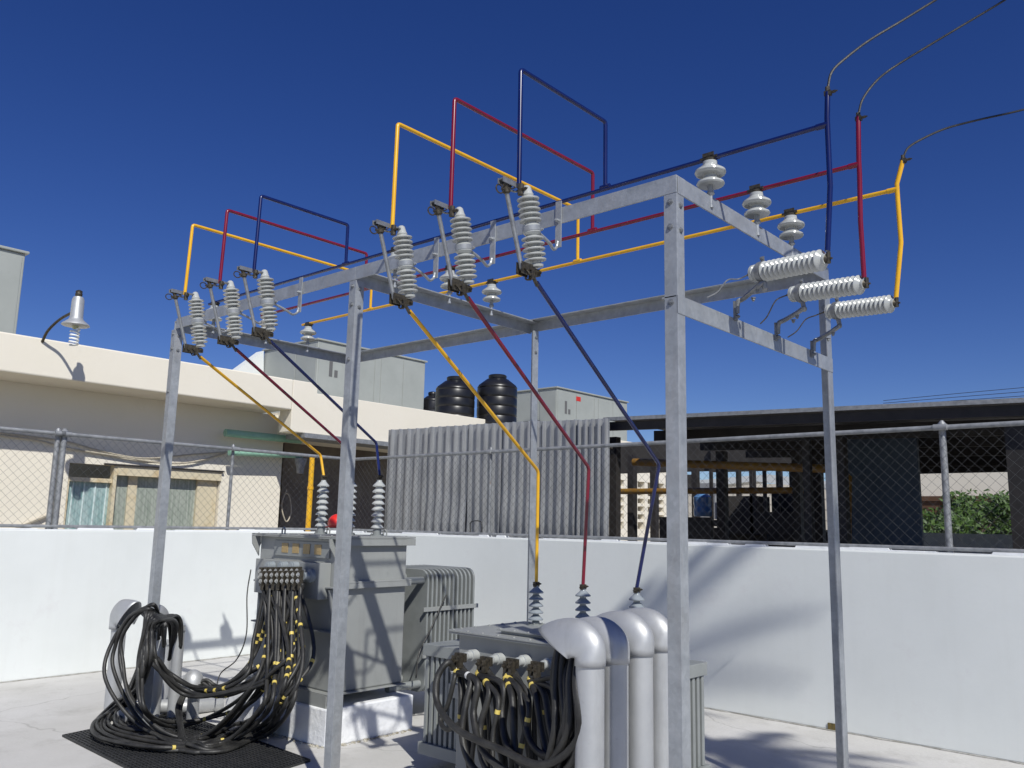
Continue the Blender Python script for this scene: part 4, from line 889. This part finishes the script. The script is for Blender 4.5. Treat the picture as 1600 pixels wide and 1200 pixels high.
a_, b_ = P(1425, 740, Y=22), P(1680, 740, Y=22); z1_, z0_ = P(1510, 738, Y=22).z, P(1510, 775, Y=22).z
MB().box((a_.x, 22, z0_), (b_.x, 25, z1_)).build('fascia', CREAM, FBt); MB().box((a_.x, 21.9, z0_-.12), (b_.x, 25, z0_-.002)).build('canopy_edge', BROWN, FBt)
MB().box((a_.x, 24.6, 0), (b_.x, 25, z0_-.13)).build('wall', DK, FBt); MB().box((a_.x-.5, 21.95, 0), (a_.x+.6, 22.3, z0_-.13)).build('pillar', BROWN, FBt)
lw = quad(1433, 834, 1620, 870, 14, WHITE, 'low_yard_wall', .2, None); tag(lw, 'short white yard wall below the small tree at right', 'wall')
# poster & vending things
ps = quad(1258, 812, 1275, 836, 12.7, mat('white_poster', (.75, .76, .8), .6), 'poster', .01, None); tag(ps, 'small white poster hanging low inside the dark shed', 'poster')
bm_ = quad(1262, 816, 1266, 832, 12.69, BLUEP, 'print', .008, ps); bm_ = quad(1268, 818, 1272, 828, 12.69, LABELR, 'print', .008, ps)
bt = P(1098, 797, Y=12); o = MB().lathe([(0, .13), (.02, .14), (.12, .14), (.14, .13), (.2, .14), (.3, .14), (.36, .06), (.4, .04)], bt-Vector((0, 0, .1)), n=18).build('water_bottle', mat('blue_clear_plastic', (.10, .22, .42), .1)); tag(o, 'blue round water bottle standing on a ledge inside the shed', 'bottle')
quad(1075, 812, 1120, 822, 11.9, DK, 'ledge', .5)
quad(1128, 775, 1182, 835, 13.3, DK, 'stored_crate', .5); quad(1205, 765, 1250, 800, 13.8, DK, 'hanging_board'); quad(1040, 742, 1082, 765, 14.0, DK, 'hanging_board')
for k_ in range(9):
    xx = 1090+k_*21; q_ = P(xx, 800, Y=13.6-.3*(k_ % 3)); MB().box((q_.x-.025, q_.y, 0), (q_.x+.025, q_.y+.05, rz(q_.x)-.21)).build('rack_upright', DARKS, SD)
quad(1083, 755, 1117, 811, 13.9, mat('pale_room', (.30, .31, .33), .7), 'inner_window', .05)
for k, (x, y_) in enumerate(((970, 745), (988, 745))): pass
o = MB().poly([P(1070, 752, Y=26), P(1200, 741, Y=26), P(1292, 752, Y=26), P(1285, 764, Y=26), P(1180, 752, Y=26), P(1085, 762, Y=26)], (0, 1, 0)).build('pale_roof', WHITE); tag(o, 'bright sliver of a pale sloping roof seen under the dark shed roof', 'roof')
# small tree beyond the shed
def tree(base, h, r, n, label, name='small_tree', seed=1, leaf=.07):
    rn_ = random.Random(seed); t = thing(name, base, label, 'tree'); mb = MB(); base = Vector(base); tops = []
    mb.tube([base, base+Vector((.05, 0, h*.3)), base+Vector((0, .05, h*.5))], [.09, .07, .05], 8)
    for k in range(7):
        a = k*.9; e = base+Vector((math.cos(a)*r*.6, math.sin(a)*r*.6, h*(.6+.25*rn_.random()))); tops.append(e)
        mb.tube([base+Vector((0, .05, h*.42)), (base+Vector((0, 0, h*.5))+e)/2+Vector((0, 0, .1)), e], [.04, .028, .012], 6)
    mb.build('trunk', BARK, t); mb = MB()
    cl = [(e+Vector((rn_.gauss(0, .3*r), rn_.gauss(0, .3*r), rn_.gauss(0, .12*h))), rn_.uniform(.22, .42)*r) for e in tops for _ in range(3)]
    for k in range(n):
        c, rr = rn_.choice(cl); d = Vector((rn_.gauss(0, 1), rn_.gauss(0, 1), rn_.gauss(0, .8))).normalized()*rr*rn_.random()**.4; p = c+d
        u = Vector((rn_.gauss(0, 1), rn_.gauss(0, 1), rn_.gauss(0, 1))).normalized(); v = u.orthogonal().normalized(); s_ = leaf*rn_.uniform(.6, 1.3)
        vs = [mb.bm.verts.new(q) for q in (p-u*s_, p+v*s_*.4, p+u*s_, p-v*s_*.4)]; mb.bm.faces.new(vs)
    mb.build('crown', LEAF, t); return t
q = P(1510, 830, Y=18.5); tree((q.x, 18.5, 0), 2.4, 1.25, 5200, 'small leafy green tree seen through the right end of the shed', leaf=.06)
q = P(1440, 830, Y=18); tree((q.x-.4, 19.3, 0), 2.2, .9, 2500, 'darker bush like tree beside the brown pillar beyond the shed', seed=4)
# distant power lines at far right
for k, (ya, yb) in enumerate(((622, 603), (626, 610), (630, 617))):
    o = MB().tube([P(1380, ya+4, Y=60), P(1500, (ya+yb)/2+2, Y=60), P(1650, yb-2, Y=60)], .018, 5, 4).build('power_line', RUB, loc=P(1500, ya, Y=60)); tag(o, 'faint distant power line above the shed roof at far right', 'power line', 'distant power lines')
# drain hole at foot of the right wall
q = P(1300, 1136, Y=YW); o = MB().box((q.x-.03, YW-.012, q.z-.03), (q.x+.03, YW-.001, q.z+.03)).build('drain_outlet', mat('mossy_drain', (.06, .05, .02), .9, col2=(.18, .13, .04), scale=40)); tag(o, 'small dark mossy drain outlet at the foot of the right wall', 'drain')

# ------------------------------------------------------------------ palm standing outside the frame, to the right (its shade falls on the right wall)
def palm(base, crown, n=13, L=1.15, seed=12, label='tall palm standing out of view to the right of the yard'):
    rn_ = random.Random(seed); base, crown = Vector(base), Vector(crown); t = thing('palm_tree', base, label, 'palm')
    MB().tube([base, base.lerp(crown, .5)+Vector((.1, -.1, 0)), crown], [.15, .12, .10], 10).build('trunk', BARK, t)
    mb = MB()
    for k in range(n):
        a = 2*math.pi*k/n + rn_.uniform(-.2, .2); el = rn_.uniform(-.1, .7); d = Vector((math.cos(a), math.sin(a), 0)); sd = Vector((-d.y, d.x, 0)); pts = []
        for i in range(13):
            f = i/12; pts.append(crown + d*L*f*math.cos(el*.6) + Vector((0, 0, L*(math.sin(el)*f - .75*f*f))))
        mb.tube(pts, [.018*(1-.8*i/12) for i in range(13)], 5)
        for i in range(1, 13):
            for sgn in (-1, 1):
                for o_ in (0, .5):
                    p = pts[i-1].lerp(pts[i], o_); l = .26*math.sin(math.pi*min(1, (i+1)/13*.9+.1))+.08; q = p + sd*sgn*l*.75 + d*l*.5 - Vector((0, 0, l*.35)); u = d*.02
                    mb.poly([p-u, p+u, q])
    mb.build('crown', LEAF, t)
palm((4.9, 1.0, 0), (3.35, 2.7, 9.35))
palm((5.6, .4, 0), (4.35, 2.25, 8.15), 11, .9, 4, 'shorter palm standing out of view beside the taller one')
